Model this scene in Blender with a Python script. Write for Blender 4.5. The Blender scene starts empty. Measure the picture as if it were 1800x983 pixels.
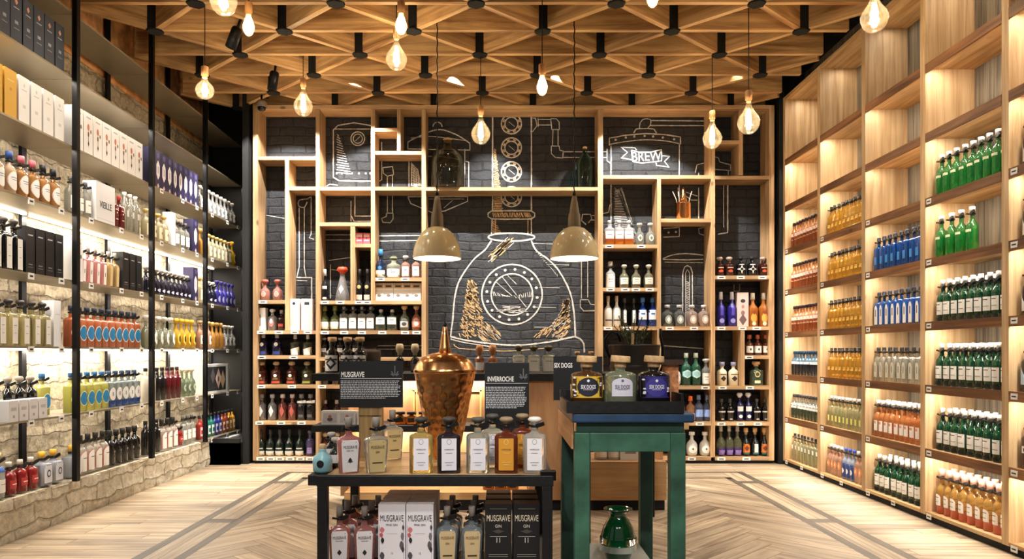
import bpy, bmesh, math, random
from mathutils import Vector, Matrix, noise as mnoise
random.seed(7)
PI = math.pi
scene = bpy.context.scene
C = scene.collection

# ------------------------------------------------------------------ camera
F = 1280.0                      # focal length in pixels of the 1800 px wide frame
EYE = 1.15
cam_d = bpy.data.cameras.new('camera')
cam_d.sensor_width = 36.0; cam_d.sensor_fit = 'HORIZONTAL'
cam_d.lens = 36.0*F/1800.0
cam_d.shift_x = 20/1800.0
cam_d.shift_y = 128.5/1800.0
cam = bpy.data.objects.new('camera', cam_d); C.objects.link(cam)
cam.location = (0, 0, EYE); cam.rotation_euler = (PI/2, 0, 0)
scene.camera = cam

# ------------------------------------------------------------------ world, exposure, big lights
scene.view_settings.view_transform = 'Standard'
scene.view_settings.look = 'None'
scene.view_settings.gamma = 1.0
scene.view_settings.use_curve_mapping = False
scene.view_settings.exposure = 0.0
world = bpy.data.worlds.new('world'); scene.world = world
world.use_nodes = True
world.node_tree.nodes['Background'].inputs[0].default_value = (1.0, 0.95, 0.89, 1)
world.node_tree.nodes['Background'].inputs[1].default_value = 0.25

WARM2 = (1.0, 0.90, 0.77); NEUT = (1.0, 0.94, 0.86)
def area(name, loc, rot, sx, sy, watts, col):
    l = bpy.data.lights.new(name, 'AREA'); l.shape = 'RECTANGLE'; l.size = sx; l.size_y = sy
    l.energy = watts; l.color = col
    o = bpy.data.objects.new(name, l); C.objects.link(o); o.location = loc; o.rotation_euler = rot
    return o
def spot(name, loc, target, watts, deg, blend, col, rad=0.03):
    l = bpy.data.lights.new(name, 'SPOT'); l.energy = watts; l.spot_size = math.radians(deg)
    l.spot_blend = blend; l.color = col; l.shadow_soft_size = rad
    o = bpy.data.objects.new(name, l); C.objects.link(o); o.location = loc
    d = Vector(target)-Vector(loc); o.rotation_euler = d.to_track_quat('-Z', 'Y').to_euler()
    return o
P_WASH, P_FLOOR, P_BULB, P_PEND, P_RSTRIP, P_LSTRIP, P_LFILL = 370, 66, 11, 12, 4.2, 19, 8

# wall washers tucked in the ceiling lattice (fixtures are built later)
WASH = [(-2.2, 6.86), (-1.35, 6.86), (-0.42, 6.86), (0.5, 6.86), (1.4, 6.86), (2.25, 6.86)]
for x, y in WASH:
    spot('wash_light', (x, y, 3.80), (x, 7.91, 1.2), P_WASH, 88, .25, NEUT, .015)
# added fill spots without fixtures, over the floor and the tables
DOWN = [(-1.9, 4.6), (1.9, 4.6), (-1.7, 6.0), (1.75, 6.0), (-1.9, 2.6), (1.9, 2.6)]
for x, y in DOWN:
    spot('floor_fill', (x, y, 3.69), (x, y+.2, 0), P_FLOOR, 95, .7, NEUT, .05)
spot('table_fill', (-0.6, 1.6, 3.66), (-0.35, 3.6, .6), 150, 42, .6, NEUT, .05)  # added fill for the table goods, partly from behind the camera
spot('table_fill', (-0.9, -.6, 3.6), (-0.3, 3.5, .4), 330, 34, .6, NEUT, .05)
spot('table_fill', (0.9, -.6, 3.6), (0.6, 3.3, .7), 200, 30, .6, NEUT, .05)
spot('table_fill', (0.7, 1.5, 3.66), (0.55, 3.4, .8), 130, 42, .6, NEUT, .05)

for y in (4.3, 5.5, 6.7):      # added fill spots, no fixtures built, brightening product fronts on both side walls
    spot('shelf_fill', (-.75, y, 3.66), (-2.95, y, 1.9), 62, 75, .6, NEUT, .04)
    spot('shelf_fill', (.75, y, 3.66), (2.95, y, 1.9), 34, 75, .6, NEUT, .04)

# ------------------------------------------------------------------ materials
def srgb(r, g, b):
    def f(c):
        c /= 255.0
        return c/12.92 if c <= .04045 else ((c+.055)/1.055)**2.4
    return (f(r), f(g), f(b), 1)
_mats = {}
def mat(name, col, rough=.5, metal=0, trans=0, emit=None, estr=0, ior=1.45, coat=0, var=0, vscale=20, bump=0):
    if name in _mats: return _mats[name]
    m = bpy.data.materials.new(name); m.use_nodes = True; _mats[name] = m
    nt = m.node_tree; b = nt.nodes['Principled BSDF']
    if len(col) == 3: col = srgb(*col)
    b.inputs['Base Color'].default_value = col
    b.inputs['Roughness'].default_value = rough
    b.inputs['Metallic'].default_value = metal
    b.inputs['Transmission Weight'].default_value = trans
    b.inputs['IOR'].default_value = ior
    b.inputs['Coat Weight'].default_value = coat
    if emit:
        b.inputs['Emission Color'].default_value = srgb(*emit) if len(emit) == 3 else emit
        b.inputs['Emission Strength'].default_value = estr
    if var or bump:
        tc = nt.nodes.new('ShaderNodeTexCoord'); n = nt.nodes.new('ShaderNodeTexNoise')
        n.inputs['Scale'].default_value = vscale; n.inputs['Detail'].default_value = 6
        nt.links.new(tc.outputs['Object'], n.inputs['Vector'])
        if var:
            mx = nt.nodes.new('ShaderNodeMix'); mx.data_type = 'RGBA'
            rmp = nt.nodes.new('ShaderNodeMapRange'); rmp.inputs[1].default_value = .3; rmp.inputs[2].default_value = .7
            nt.links.new(n.outputs['Fac'], rmp.inputs[0]); nt.links.new(rmp.outputs[0], mx.inputs[0])
            mx.inputs[6].default_value = tuple(c*(1-var) for c in col[:3])+(1,)
            mx.inputs[7].default_value = tuple(min(1, c*(1+var)) for c in col[:3])+(1,)
            nt.links.new(mx.outputs[2], b.inputs['Base Color'])
        if bump:
            bp = nt.nodes.new('ShaderNodeBump'); bp.inputs['Strength'].default_value = bump; bp.inputs['Distance'].default_value = .01
            nt.links.new(n.outputs['Fac'], bp.inputs['Height']); nt.links.new(bp.outputs[0], b.inputs['Normal'])
    return m

def wood(name, light, dark, axis='X', rough=.55, knots=True, uv=False, gscale=26, attr=None, planks=0):
    if name in _mats: return _mats[name]
    m = bpy.data.materials.new(name); m.use_nodes = True; _mats[name] = m
    nt = m.node_tree; N = nt.nodes; L = nt.links; b = N['Principled BSDF']
    b.inputs['Roughness'].default_value = rough
    tc = N.new('ShaderNodeTexCoord'); oi = N.new('ShaderNodeObjectInfo')
    mp = N.new('ShaderNodeMapping')
    s = {'X': (1.2, gscale, gscale), 'Y': (gscale, 1.2, gscale), 'Z': (gscale, gscale, 1.2)}[axis]
    mp.inputs['Scale'].default_value = s
    add = N.new('ShaderNodeVectorMath'); add.operation = 'ADD'
    mul = N.new('ShaderNodeVectorMath'); mul.operation = 'SCALE'; mul.inputs[0].default_value = (7, 5, 9)
    L.new(oi.outputs['Random'], mul.inputs['Scale'])
    L.new(tc.outputs['UV' if uv else 'Object'], add.inputs[0])
    if not uv: L.new(mul.outputs[0], add.inputs[1])
    L.new(add.outputs[0], mp.inputs['Vector'])
    n = N.new('ShaderNodeTexNoise'); n.inputs['Scale'].default_value = 1; n.inputs['Detail'].default_value = 5; n.inputs['Roughness'].default_value = .62; n.inputs['Distortion'].default_value = .6
    L.new(mp.outputs[0], n.inputs['Vector'])
    ramp = N.new('ShaderNodeValToRGB')
    ramp.color_ramp.elements[0].position = .33; ramp.color_ramp.elements[0].color = srgb(*dark)
    ramp.color_ramp.elements[1].position = .62; ramp.color_ramp.elements[1].color = srgb(*light)
    L.new(n.outputs['Fac'], ramp.inputs[0])
    out = ramp.outputs[0]
    # broad tone variation
    n2 = N.new('ShaderNodeTexNoise'); n2.inputs['Scale'].default_value = 2.2; n2.inputs['Detail'].default_value = 2
    L.new(add.outputs[0], n2.inputs['Vector'])
    mr = N.new('ShaderNodeMapRange'); mr.inputs[1].default_value = .3; mr.inputs[2].default_value = .7; mr.inputs[3].default_value = .78; mr.inputs[4].default_value = 1.12
    L.new(n2.outputs['Fac'], mr.inputs[0])
    vm = N.new('ShaderNodeVectorMath'); vm.operation = 'SCALE'; L.new(out, vm.inputs[0]); L.new(mr.outputs[0], vm.inputs['Scale']); out = vm.outputs[0]
    src = None
    if attr:
        at = N.new('ShaderNodeAttribute'); at.attribute_name = attr; src = at.outputs['Fac']
    else: src = oi.outputs['Random']
    mr2 = N.new('ShaderNodeMapRange'); mr2.inputs[3].default_value = .74; mr2.inputs[4].default_value = 1.12
    L.new(src, mr2.inputs[0])
    vm2 = N.new('ShaderNodeVectorMath'); vm2.operation = 'SCALE'; L.new(out, vm2.inputs[0]); L.new(mr2.outputs[0], vm2.inputs['Scale']); out = vm2.outputs[0]
    if knots:
        vo = N.new('ShaderNodeTexVoronoi'); vo.inputs['Scale'].default_value = 3.1; vo.inputs['Randomness'].default_value = 1
        mk = N.new('ShaderNodeMapping'); mk.inputs['Scale'].default_value = {'X': (.6, 1, 1), 'Y': (1, .6, 1), 'Z': (1, 1, .6)}[axis]
        L.new(add.outputs[0], mk.inputs['Vector']); L.new(mk.outputs[0], vo.inputs['Vector'])
        kr = N.new('ShaderNodeMapRange'); kr.inputs[1].default_value = .035; kr.inputs[2].default_value = .075; kr.inputs[3].default_value = .35; kr.inputs[4].default_value = 1
        L.new(vo.outputs['Distance'], kr.inputs[0])
        vm3 = N.new('ShaderNodeVectorMath'); vm3.operation = 'SCALE'; L.new(out, vm3.inputs[0]); L.new(kr.outputs[0], vm3.inputs['Scale']); out = vm3.outputs[0]
    L.new(out, b.inputs['Base Color'])
    bp = N.new('ShaderNodeBump'); bp.inputs['Strength'].default_value = .25; bp.inputs['Distance'].default_value = .004
    L.new(n.outputs['Fac'], bp.inputs['Height']); L.new(bp.outputs[0], b.inputs['Normal'])
    return m

def brick_mat(name, c1, c2, mortar, scale, bw, bh, ms, bump, rough=.8, noise_s=14, swap='XZ', nb=.5, distort=.03):
    if name in _mats: return _mats[name]
    m = bpy.data.materials.new(name); m.use_nodes = True; _mats[name] = m
    nt = m.node_tree; N = nt.nodes; L = nt.links; b = N['Principled BSDF']; b.inputs['Roughness'].default_value = rough
    tc = N.new('ShaderNodeTexCoord'); sp = N.new('ShaderNodeSeparateXYZ'); cb = N.new('ShaderNodeCombineXYZ')
    L.new(tc.outputs['Object'], sp.inputs[0])
    L.new(sp.outputs[0 if swap[0] == 'X' else 1], cb.inputs[0]); L.new(sp.outputs[2], cb.inputs[1])
    nz = N.new('ShaderNodeTexNoise'); nz.inputs['Scale'].default_value = 5; nz.inputs['Detail'].default_value = 4
    L.new(tc.outputs['Object'], nz.inputs['Vector'])
    sc = N.new('ShaderNodeVectorMath'); sc.operation = 'SCALE'; sc.inputs['Scale'].default_value = distort; L.new(nz.outputs['Color'], sc.inputs[0])
    ad = N.new('ShaderNodeVectorMath'); ad.operation = 'ADD'; L.new(cb.outputs[0], ad.inputs[0]); L.new(sc.outputs[0], ad.inputs[1])
    br = N.new('ShaderNodeTexBrick'); br.inputs['Scale'].default_value = scale
    br.inputs['Color1'].default_value = srgb(*c1); br.inputs['Color2'].default_value = srgb(*c2); br.inputs['Mortar'].default_value = srgb(*mortar)
    br.inputs['Mortar Size'].default_value = ms; br.inputs['Mortar Smooth'].default_value = .6
    br.inputs['Brick Width'].default_value = bw; br.inputs['Row Height'].default_value = bh
    L.new(ad.outputs[0], br.inputs['Vector'])
    n2 = N.new('ShaderNodeTexNoise'); n2.inputs['Scale'].default_value = noise_s; n2.inputs['Detail'].default_value = 10; n2.inputs['Roughness'].default_value = .7
    L.new(tc.outputs['Object'], n2.inputs['Vector'])
    mr = N.new('ShaderNodeMapRange'); mr.inputs[1].default_value = .3; mr.inputs[2].default_value = .7; mr.inputs[3].default_value = 1-nb; mr.inputs[4].default_value = 1+nb*.5
    L.new(n2.outputs['Fac'], mr.inputs[0])
    vm = N.new('ShaderNodeVectorMath'); vm.operation = 'SCALE'; L.new(br.outputs['Color'], vm.inputs[0]); L.new(mr.outputs[0], vm.inputs['Scale'])
    L.new(vm.outputs[0], b.inputs['Base Color'])
    mm = N.new('ShaderNodeMath'); mm.operation = 'MULTIPLY_ADD'; mm.inputs[1].default_value = -.8
    L.new(br.outputs['Fac'], mm.inputs[0]); L.new(n2.outputs['Fac'], mm.inputs[2])
    bp = N.new('ShaderNodeBump'); bp.inputs['Strength'].default_value = bump; bp.inputs['Distance'].default_value = .02
    L.new(mm.outputs[0], bp.inputs['Height']); L.new(bp.outputs[0], b.inputs['Normal'])
    return m

# woods
BWL, BWD = (208, 174, 130), (152, 114, 76)
UZ = wood('unit_wood_z', BWL, BWD, 'Z'); UX = wood('unit_wood_x', BWL, BWD, 'X')
RZ = wood('pale_wood_z', (224, 194, 150), (186, 148, 102), 'Z'); RY = wood('pale_wood_y', (222, 188, 138), (180, 136, 86), 'Y'); RX = wood('pale_wood_x', (222, 188, 138), (180, 136, 86), 'X')
RDK = wood('edge_wood_y', (146, 100, 62), (86, 54, 32), 'Y')
GREYW = wood('weathered_board', (132, 120, 100), (72, 64, 54), 'Z', rough=.8, gscale=40)
BEAM = wood('beam_wood', (228, 186, 128), (146, 102, 60), 'X', gscale=16)
PLY = wood('plywood', (206, 158, 108), (178, 128, 84), 'Z', knots=False, gscale=9)
PLYX = wood('plywood_x', (214, 172, 118), (176, 130, 82), 'X', knots=False, gscale=18)
CHIP = mat('chipboard', (204, 150, 98), .8, var=.45, vscale=9, bump=.4)
FLOORW = wood('oak_floor', (194, 174, 146), (132, 111, 86), 'X', rough=.42, knots=False, uv=True, gscale=22, attr='tone')
FLOORD = wood('smoked_oak', (108, 99, 84), (74, 67, 57), 'X', rough=.45, knots=False, uv=True, gscale=22, attr='tone')
GAP = mat('floor_gap', (70, 56, 42), .9)
# masonry
BLACKB = brick_mat('black_brick', (42, 46, 53), (35, 39, 45), (28, 30, 35), 1, .27, .095, .010, 1.0, rough=.6, noise_s=20, nb=.5, distort=.05)
STONE = brick_mat('stone_wall', (198, 184, 156), (182, 166, 138), (170, 154, 128), 1, .36, .125, .010, 1.0, rough=.9, noise_s=30, swap='YZ', nb=.55, distort=.14)
CEILB = mat('ceiling_black', (16, 15, 14), .9)
BLK = mat('black_steel', (20, 20, 22), .4, .6)
BLKM = mat('matt_black', (17, 17, 18), .75)
BLKW = mat('black_painted_wood', (13, 14, 17), .5, var=.5, vscale=30, bump=.2)
PLINTH = brick_mat('plinth_stone', (222, 212, 190), (208, 196, 170), (186, 172, 144), 1, .36, .125, .010, 1.0, rough=.9, noise_s=22, swap='YZ', nb=.4, distort=.12)
STEEL = mat('shelf_steel', (150, 140, 120), .38, .35)
WHITE = mat('white_paper', (238, 236, 232), .6)
CREAM = mat('cream_paper', (226, 212, 180), .6)
INK = mat('ink', (40, 38, 40), .6)
TAGM = mat('tag_plastic', (14, 14, 16), .35)
CORK = mat('cork', (206, 170, 124), .8, var=.2, vscale=60)
CHALK = mat('chalk', (196, 194, 190), .95, var=.35, vscale=55)
CHALKC = mat('copper_chalk', (214, 178, 130), .9, var=.3, vscale=60)
COPPER = mat('copper', (214, 158, 104), .2, 1.0, var=.3, vscale=6)
CREAME = mat('cream_enamel', (232, 216, 172), .18, coat=.6)
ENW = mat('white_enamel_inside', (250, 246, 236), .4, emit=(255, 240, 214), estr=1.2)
GREYWOOD = wood('lamp_neck_wood', (150, 134, 108), (108, 94, 72), 'Z', knots=False)
SOCK = wood('socket_wood', (214, 160, 100), (176, 120, 70), 'Z', knots=False)
FIL = mat('filament', (255, 226, 170), .5, emit=(255, 232, 184), estr=60)
FILW = mat('frosted_bulb', (255, 240, 210), .5, emit=(255, 224, 168), estr=22)
LEDM = mat('led_diffuser', (255, 250, 240), .5, emit=(255, 240, 216), estr=9)
GREENP = mat('green_paint', (54, 96, 78), .5, var=.45, vscale=8, bump=.15)
GREENSH = mat('green_paint_shaded', (38, 70, 60), .5, var=.35, vscale=6, bump=.15)  # the green darkened for shade under the top and on the rear legs
BLUEP = mat('blue_paint', (38, 66, 98), .45, var=.35, vscale=7, bump=.15)
def glassy(name, tint, refl=.5):
    """thin clear bulb glass"""
    m = bpy.data.materials.new(name); m.use_nodes = True; nt = m.node_tree; N = nt.nodes; L = nt.links
    N.remove(N['Principled BSDF']); o = N['Material Output']
    t = N.new('ShaderNodeBsdfTransparent'); t.inputs[0].default_value = tint
    g = N.new('ShaderNodeBsdfGlossy'); g.inputs['Roughness'].default_value = .03
    fr = N.new('ShaderNodeFresnel'); fr.inputs[0].default_value = 1.5
    mh = N.new('ShaderNodeMath'); mh.operation = 'MULTIPLY'; mh.inputs[1].default_value = refl; L.new(fr.outputs[0], mh.inputs[0])
    mx = N.new('ShaderNodeMixShader'); L.new(mh.outputs[0], mx.inputs[0]); L.new(t.outputs[0], mx.inputs[1]); L.new(g.outputs[0], mx.inputs[2])
    tl = N.new('ShaderNodeBsdfTranslucent'); tl.inputs[0].default_value = (1, .82, .55, 1)   # thin amber coating that scatters the filament's light
    m2 = N.new('ShaderNodeMixShader'); m2.inputs[0].default_value = .03; L.new(mx.outputs[0], m2.inputs[1]); L.new(tl.outputs[0], m2.inputs[2])
    L.new(m2.outputs[0], o.inputs[0]); return m
BULBG = glassy('bulb_glass', (1, .97, .92, 1))
def glass(name, col, trans=.8, rough=.06):
    return mat('glass_'+name, col, rough, trans=trans, coat=.3)

# ------------------------------------------------------------------ mesh builder
class MB:
    def __init__(s): s.v = []; s.f = []; s.m = []; s.sm = []
    def add(s, vs, fs, m=0, smooth=False):
        b = len(s.v); s.v += [tuple(v) for v in vs]
        for f in fs: s.f.append(tuple(i+b for i in f)); s.m.append(m); s.sm.append(smooth)
    def box(s, x0, x1, y0, y1, z0, z1, m=0):
        vs = [(x, y, z) for z in (z0, z1) for y in (y0, y1) for x in (x0, x1)]
        s.add(vs, [(0, 2, 3, 1), (4, 5, 7, 6), (0, 1, 5, 4), (2, 6, 7, 3), (0, 4, 6, 2), (1, 3, 7, 5)], m)
        return s
    def obox(s, p, q, w, h, m=0):
        """bar from p to q, w wide, h high (square section aligned to z)"""
        p, q = Vector(p), Vector(q); d = (q-p).normalized()
        side = d.cross(Vector((0, 0, 1)))
        side = Vector((1, 0, 0)) if side.length < 1e-4 else side.normalized()
        up = side.cross(d).normalized()
        vs = [e+side*a*w/2+up*c*h/2 for e in (p, q) for a, c in ((-1, -1), (1, -1), (1, 1), (-1, 1))]
        s.add(vs, [(0, 1, 2, 3), (7, 6, 5, 4), (0, 4, 5, 1), (1, 5, 6, 2), (2, 6, 7, 3), (3, 7, 4, 0)], m); return s
    def lathe(s, prof, n=16, c=(0, 0, 0), m=0, ex=2.0, ay=1.0, cap0=True, cap1=True, smooth=True, mf=None):
        """prof: [(r, z)]; superellipse exponent ex, depth ratio ay"""
        b = len(s.v)
        for r, z in prof:
            for k in range(n):
                t = 2*PI*(k+.5)/n; ct, st = math.cos(t), math.sin(t)
                q = (abs(ct)**ex+abs(st)**ex)**(-1/ex)
                s.v.append((c[0]+r*q*ct, c[1]+r*ay*q*st, c[2]+z))
        for i in range(len(prof)-1):
            mi = mf((prof[i][1]+prof[i+1][1])/2) if mf else m
            for k in range(n):
                k2 = (k+1) % n
                s.f.append((b+i*n+k, b+i*n+k2, b+(i+1)*n+k2, b+(i+1)*n+k)); s.m.append(mi); s.sm.append(smooth)
        if cap0: s.f.append(tuple(b+k for k in reversed(range(n)))); s.m.append(mf(prof[0][1]) if mf else m); s.sm.append(False)
        if cap1: s.f.append(tuple(b+(len(prof)-1)*n+k for k in range(n))); s.m.append(mf(prof[-1][1]) if mf else m); s.sm.append(False)
        return s
    def cyl(s, p, q, r, n=12, m=0, r2=None):
        p, q = Vector(p), Vector(q); r2 = r if r2 is None else r2
        d = (q-p).normalized(); a = d.orthogonal().normalized(); e = d.cross(a)
        vs = [pt+(a*math.cos(2*PI*k/n)+e*math.sin(2*PI*k/n))*rr for pt, rr in ((p, r), (q, r2)) for k in range(n)]
        s.add(vs, [(k, (k+1) % n, n+(k+1) % n, n+k) for k in range(n)], m, True)
        s.add(vs, [tuple(reversed(range(n))), tuple(range(n, 2*n))], m); return s
    def tube(s, pts, r, n=8, m=0):
        pts = [Vector(p) for p in pts]; b = len(s.v); N = len(pts); a = None
        for i, p in enumerate(pts):
            d = (pts[min(i+1, N-1)]-pts[max(i-1, 0)]).normalized()
            a = d.orthogonal().normalized() if a is None else (a-d*a.dot(d)).normalized()
            e = d.cross(a); rr = r[i] if isinstance(r, (list, tuple)) else r
            s.v += [tuple(p+(a*math.cos(2*PI*k/n)+e*math.sin(2*PI*k/n))*rr) for k in range(n)]
        for i in range(N-1):
            for k in range(n):
                s.f.append((b+i*n+k, b+i*n+(k+1) % n, b+(i+1)*n+(k+1) % n, b+(i+1)*n+k)); s.m.append(m); s.sm.append(True)
        s.f.append(tuple(b+k for k in reversed(range(n)))); s.f.append(tuple(b+(N-1)*n+k for k in range(n))); s.m += [m, m]; s.sm += [False, False]
        return s
    def prism(s, poly, y0, y1, m=0):
        """poly in xz, extruded in y"""
        n = len(poly); vs = [(x, y, z) for y in (y0, y1) for x, z in poly]
        s.add(vs, [tuple(range(n)), tuple(reversed(range(n, 2*n)))]+[(k, k+n, (k+1) % n+n, (k+1) % n) for k in range(n)], m); return s
    def ribbon(s, pts, w, y, m=0, th=.003, jit=0):
        """flat stroke in the xz plane, front face at y, th thick"""
        pts = [Vector((p[0], 0, p[1])) for p in pts]; b = len(s.v); N = len(pts)
        for i, p in enumerate(pts):
            d = (pts[min(i+1, N-1)]-pts[max(i-1, 0)])
            d = d.normalized() if d.length > 1e-9 else Vector((1, 0, 0)); nn = Vector((-d.z, 0, d.x))
            ww = w*(1+random.uniform(-jit, jit))/2; q = p+nn*random.uniform(-jit, jit)*w*.35
            for sg in (-1, 1): s.v.append((q.x+nn.x*sg*ww, y, q.z+nn.z*sg*ww))
        for i in range(N-1):
            s.f.append((b+2*i, b+2*i+1, b+2*i+3, b+2*i+2)); s.m.append(m); s.sm.append(False)
        return s
    def mesh(s, name, mats):
        me = bpy.data.meshes.new(name); me.from_pydata(s.v, [], s.f)
        for m in (mats if isinstance(mats, (list, tuple)) else [mats]): me.materials.append(m)
        me.polygons.foreach_set('material_index', s.m); me.polygons.foreach_set('use_smooth', s.sm); me.update()
        return me
    def obj(s, name, mats, parent=None, loc=None, fix=True):
        me = s.mesh(name, mats)
        if fix:
            bm = bmesh.new(); bm.from_mesh(me); bmesh.ops.recalc_face_normals(bm, faces=bm.faces); bm.to_mesh(me); bm.free()
        return link(name, me, parent, loc)
def link(name, me, parent=None, loc=None):
    o = bpy.data.objects.new(name, me); C.objects.link(o)
    if parent is not None: o.parent = parent
    if loc is not None: o.location = loc
    return o
def empty(name, loc=(0, 0, 0), rz=0):
    o = bpy.data.objects.new(name, None); C.objects.link(o); o.location = loc; o.rotation_euler = (0, 0, rz); return o
def tag(o, label, cat, group=None, kind=None):
    o['label'] = label; o['category'] = cat
    if group: o['group'] = group
    if kind: o['kind'] = kind
    return o
def struct(o): o['kind'] = 'structure'; return o
def board(name, x0, x1, y0, y1, z0, z1, m, parent=None, bev=0):
    """a plank whose object origin is its centre (so grain varies from board to board)"""
    c = ((x0+x1)/2, (y0+y1)/2, (z0+z1)/2); hx, hy, hz = (x1-x0)/2, (y1-y0)/2, (z1-z0)/2
    o = MB().box(-hx, hx, -hy, hy, -hz, hz).obj(name, m, parent, c)
    if bev:
        md = o.modifiers.new('bevel', 'BEVEL'); md.width = bev; md.segments = 2
    return o
_txt = {}
def text_mesh(s, size, m, ex=.0008, xs=.7, bold=0):
    cu = bpy.data.curves.new('lettering', 'FONT'); cu.body = s; cu.size = size; cu.extrude = ex; cu.align_x = 'CENTER'; cu.align_y = 'CENTER'
    cu.offset = bold*size; cu.resolution_u = 3
    o = bpy.data.objects.new('lettering', cu); C.objects.link(o)
    dg = bpy.context.evaluated_depsgraph_get(); me = bpy.data.meshes.new_from_object(o.evaluated_get(dg))
    bpy.data.objects.remove(o); bpy.data.curves.remove(cu)
    me.transform(Matrix.Rotation(PI/2, 4, 'X') @ Matrix.Scale(xs, 4, Vector((1, 0, 0))))
    me.materials.clear(); me.materials.append(m); return me
def px(x, y, Y):
    """a point read off the photograph at true distance Y -> world x, z"""
    return ((x-880)*Y/F, EYE-(y-620)*Y/F)
# ------------------------------------------------------------------ the room shell
XL, XR = -3.34, 3.26           # wall planes behind the shelving
YB = 7.80                      # back wall
HB = 3.72                      # underside of the lattice
Y0 = -1.5
# floor: plank by plank, one mesh
class FloorB:
    def __init__(s): s.v = []; s.f = []; s.uv = []; s.t = []; s.m = []
    def plank(s, poly, ang, m=0):
        if len(poly) < 3: return
        b = len(s.v); s.v += [(x, y, 0) for x, y in poly]; s.f.append(tuple(range(b, b+len(poly))))
        ou, ov = random.uniform(0, 40), random.uniform(0, 40); c, sn = math.cos(ang), math.sin(ang)
        s.uv += [(x*c+y*sn+ou, -x*sn+y*c+ov) for x, y in poly]; s.t.append(random.random()); s.m.append(m)
def clip(poly, x0, x1, y0, y1):
    for ax, val, sg in ((0, x0, 1), (0, x1, -1), (1, y0, 1), (1, y1, -1)):
        out = []
        for i in range(len(poly)):
            a, b = poly[i], poly[(i+1) % len(poly)]
            da, db = (a[ax]-val)*sg, (b[ax]-val)*sg
            if da >= 0: out.append(a)
            if (da < 0) != (db < 0):
                t = da/(da-db); out.append((a[0]+(b[0]-a[0])*t, a[1]+(b[1]-a[1])*t))
        poly = out
        if len(poly) < 3: return []
    return poly
FB = FloorB(); G = .0013
def rect(x0, x1, y0, y1, ang, m=0): FB.plank([(x0+G, y0+G), (x1-G, y0+G), (x1-G, y1-G), (x0+G, y1-G)], ang, m)
OL, IL, IR, OR, YO, YI = -2.06, -1.76, 2.06, 2.33, 7.02, 6.70
LW = .06
for x0, x1, ya, yb in ((XL, OL, Y0, YB), (OR, XR, Y0, YB), (OL, OR, YO, YB)):   # outer field, boards laid across
    y = ya
    while y < yb-.01:
        h = .125; x = x0-random.uniform(0, 1.2)
        while x < x1:
            l = random.uniform(.9, 1.7); p = clip([(x+G, y+G), (x+l-G, y+G), (x+l-G, min(y+h, yb)-G), (x+G, min(y+h, yb)-G)], x0, x1, ya, yb)
            FB.plank(p, 0); x += l
        y += h
rect(OL, OL+LW, Y0, YO, PI/2, 1); rect(IL-LW, IL, Y0, YI, PI/2, 1)                # smoked oak lines
rect(OR-LW, OR, Y0, YO, PI/2, 1); rect(IR, IR+LW, Y0, YI, PI/2, 1)
rect(OL+LW, OR-LW, YO-LW, YO, 0, 1); rect(IL, IR, YI-LW, YI, 0, 1); rect(IL-LW, IL, YI-LW, YI, 0, 1); rect(IR, IR+LW, YI-LW, YI, 0, 1)
rung = [Y0, .4, 1.9, 3.4, 4.92, 6.40]
for xa, xb in ((OL+LW, IL-LW), (IR+LW, OR-LW)):
    for i, r in enumerate(rung):
        nx = rung[i+1] if i+1 < len(rung) else YO-LW
        rect(xa, xb, r, r+.11, 0, 1); xm = (xa+xb)/2
        rect(xa, xm, r+.11, nx, PI/2); rect(xm, xb, r+.11, nx, PI/2)
rect(IL-LW, IR+LW, YI, YO-LW, 0)
W, L_ = .12, .72; c45 = math.sqrt(.5)
def rot(p): return ((p[0]-p[1])*c45+.1, (p[0]+p[1])*c45+2.5)
for i in range(-60, 60):
    for j in range(-12, 12):
        ox, oy = i*W+j*L_, i*W-j*L_
        for (a, b, w, h, ang) in ((0, 0, L_, W, PI/4), (0, W, W, L_, 3*PI/4)):
            x, y = ox+a, oy+b
            q = [rot((x+G, y+G)), rot((x+w-G, y+G)), rot((x+w-G, y+h-G)), rot((x+G, y+h-G))]
            FB.plank(clip(q, IL, IR, Y0, YI-LW), ang)
n0 = len(FB.f)
me = bpy.data.meshes.new('floor')
b = len(FB.v); FB.v += [(x, y, z) for z in (-.15, -.002) for y in (Y0, 8.5) for x in (XL-.3, XR+.3)]
FB.f += [tuple(i+b for i in f) for f in ((0, 2, 3, 1), (4, 5, 7, 6), (0, 1, 5, 4), (2, 6, 7, 3), (0, 4, 6, 2), (1, 3, 7, 5))]
me.from_pydata(FB.v, [], FB.f)
for m in (FLOORW, FLOORD, GAP): me.materials.append(m)
me.polygons.foreach_set('material_index', FB.m+[2]*6)
uvl = me.uv_layers.new(name='UVMap'); 
uvs = FB.uv+[(0, 0)]*24
for i, l in enumerate(me.loops):
    if i < len(FB.uv): uvl.data[i].uv = FB.uv[i]
at = me.attributes.new('tone', 'FLOAT', 'FACE'); at.data.foreach_set('value', FB.t+[0.5]*6)
me.update(); struct(link('floor', me))

struct(board('ceiling', XL-.3, XR+.3, Y0, 8.5, 4.15, 4.3, CEILB))
struct(board('wall_back', -2.62, XR+.1, YB, YB+.12, 0, 4.15, BLACKB))
struct(board('wall_right', XR, XR+.12, Y0, YB, 0, 4.15, GREYW))
struct(board('wall_niche', XL-.12, -2.62, 8.36, 8.46, 0, 4.15, BLKM))
struct(board('trim_1', -2.66, -2.60, 7.50, 8.36, 0, 3.95, BLKM))      # black return at the left end of the back shelving
struct(board('gap_dark', 2.87, 2.92, 7.50, 7.79, 0, 4.14, BLKM))  # black board standing in for the dark gap beside the right shelving
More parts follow.
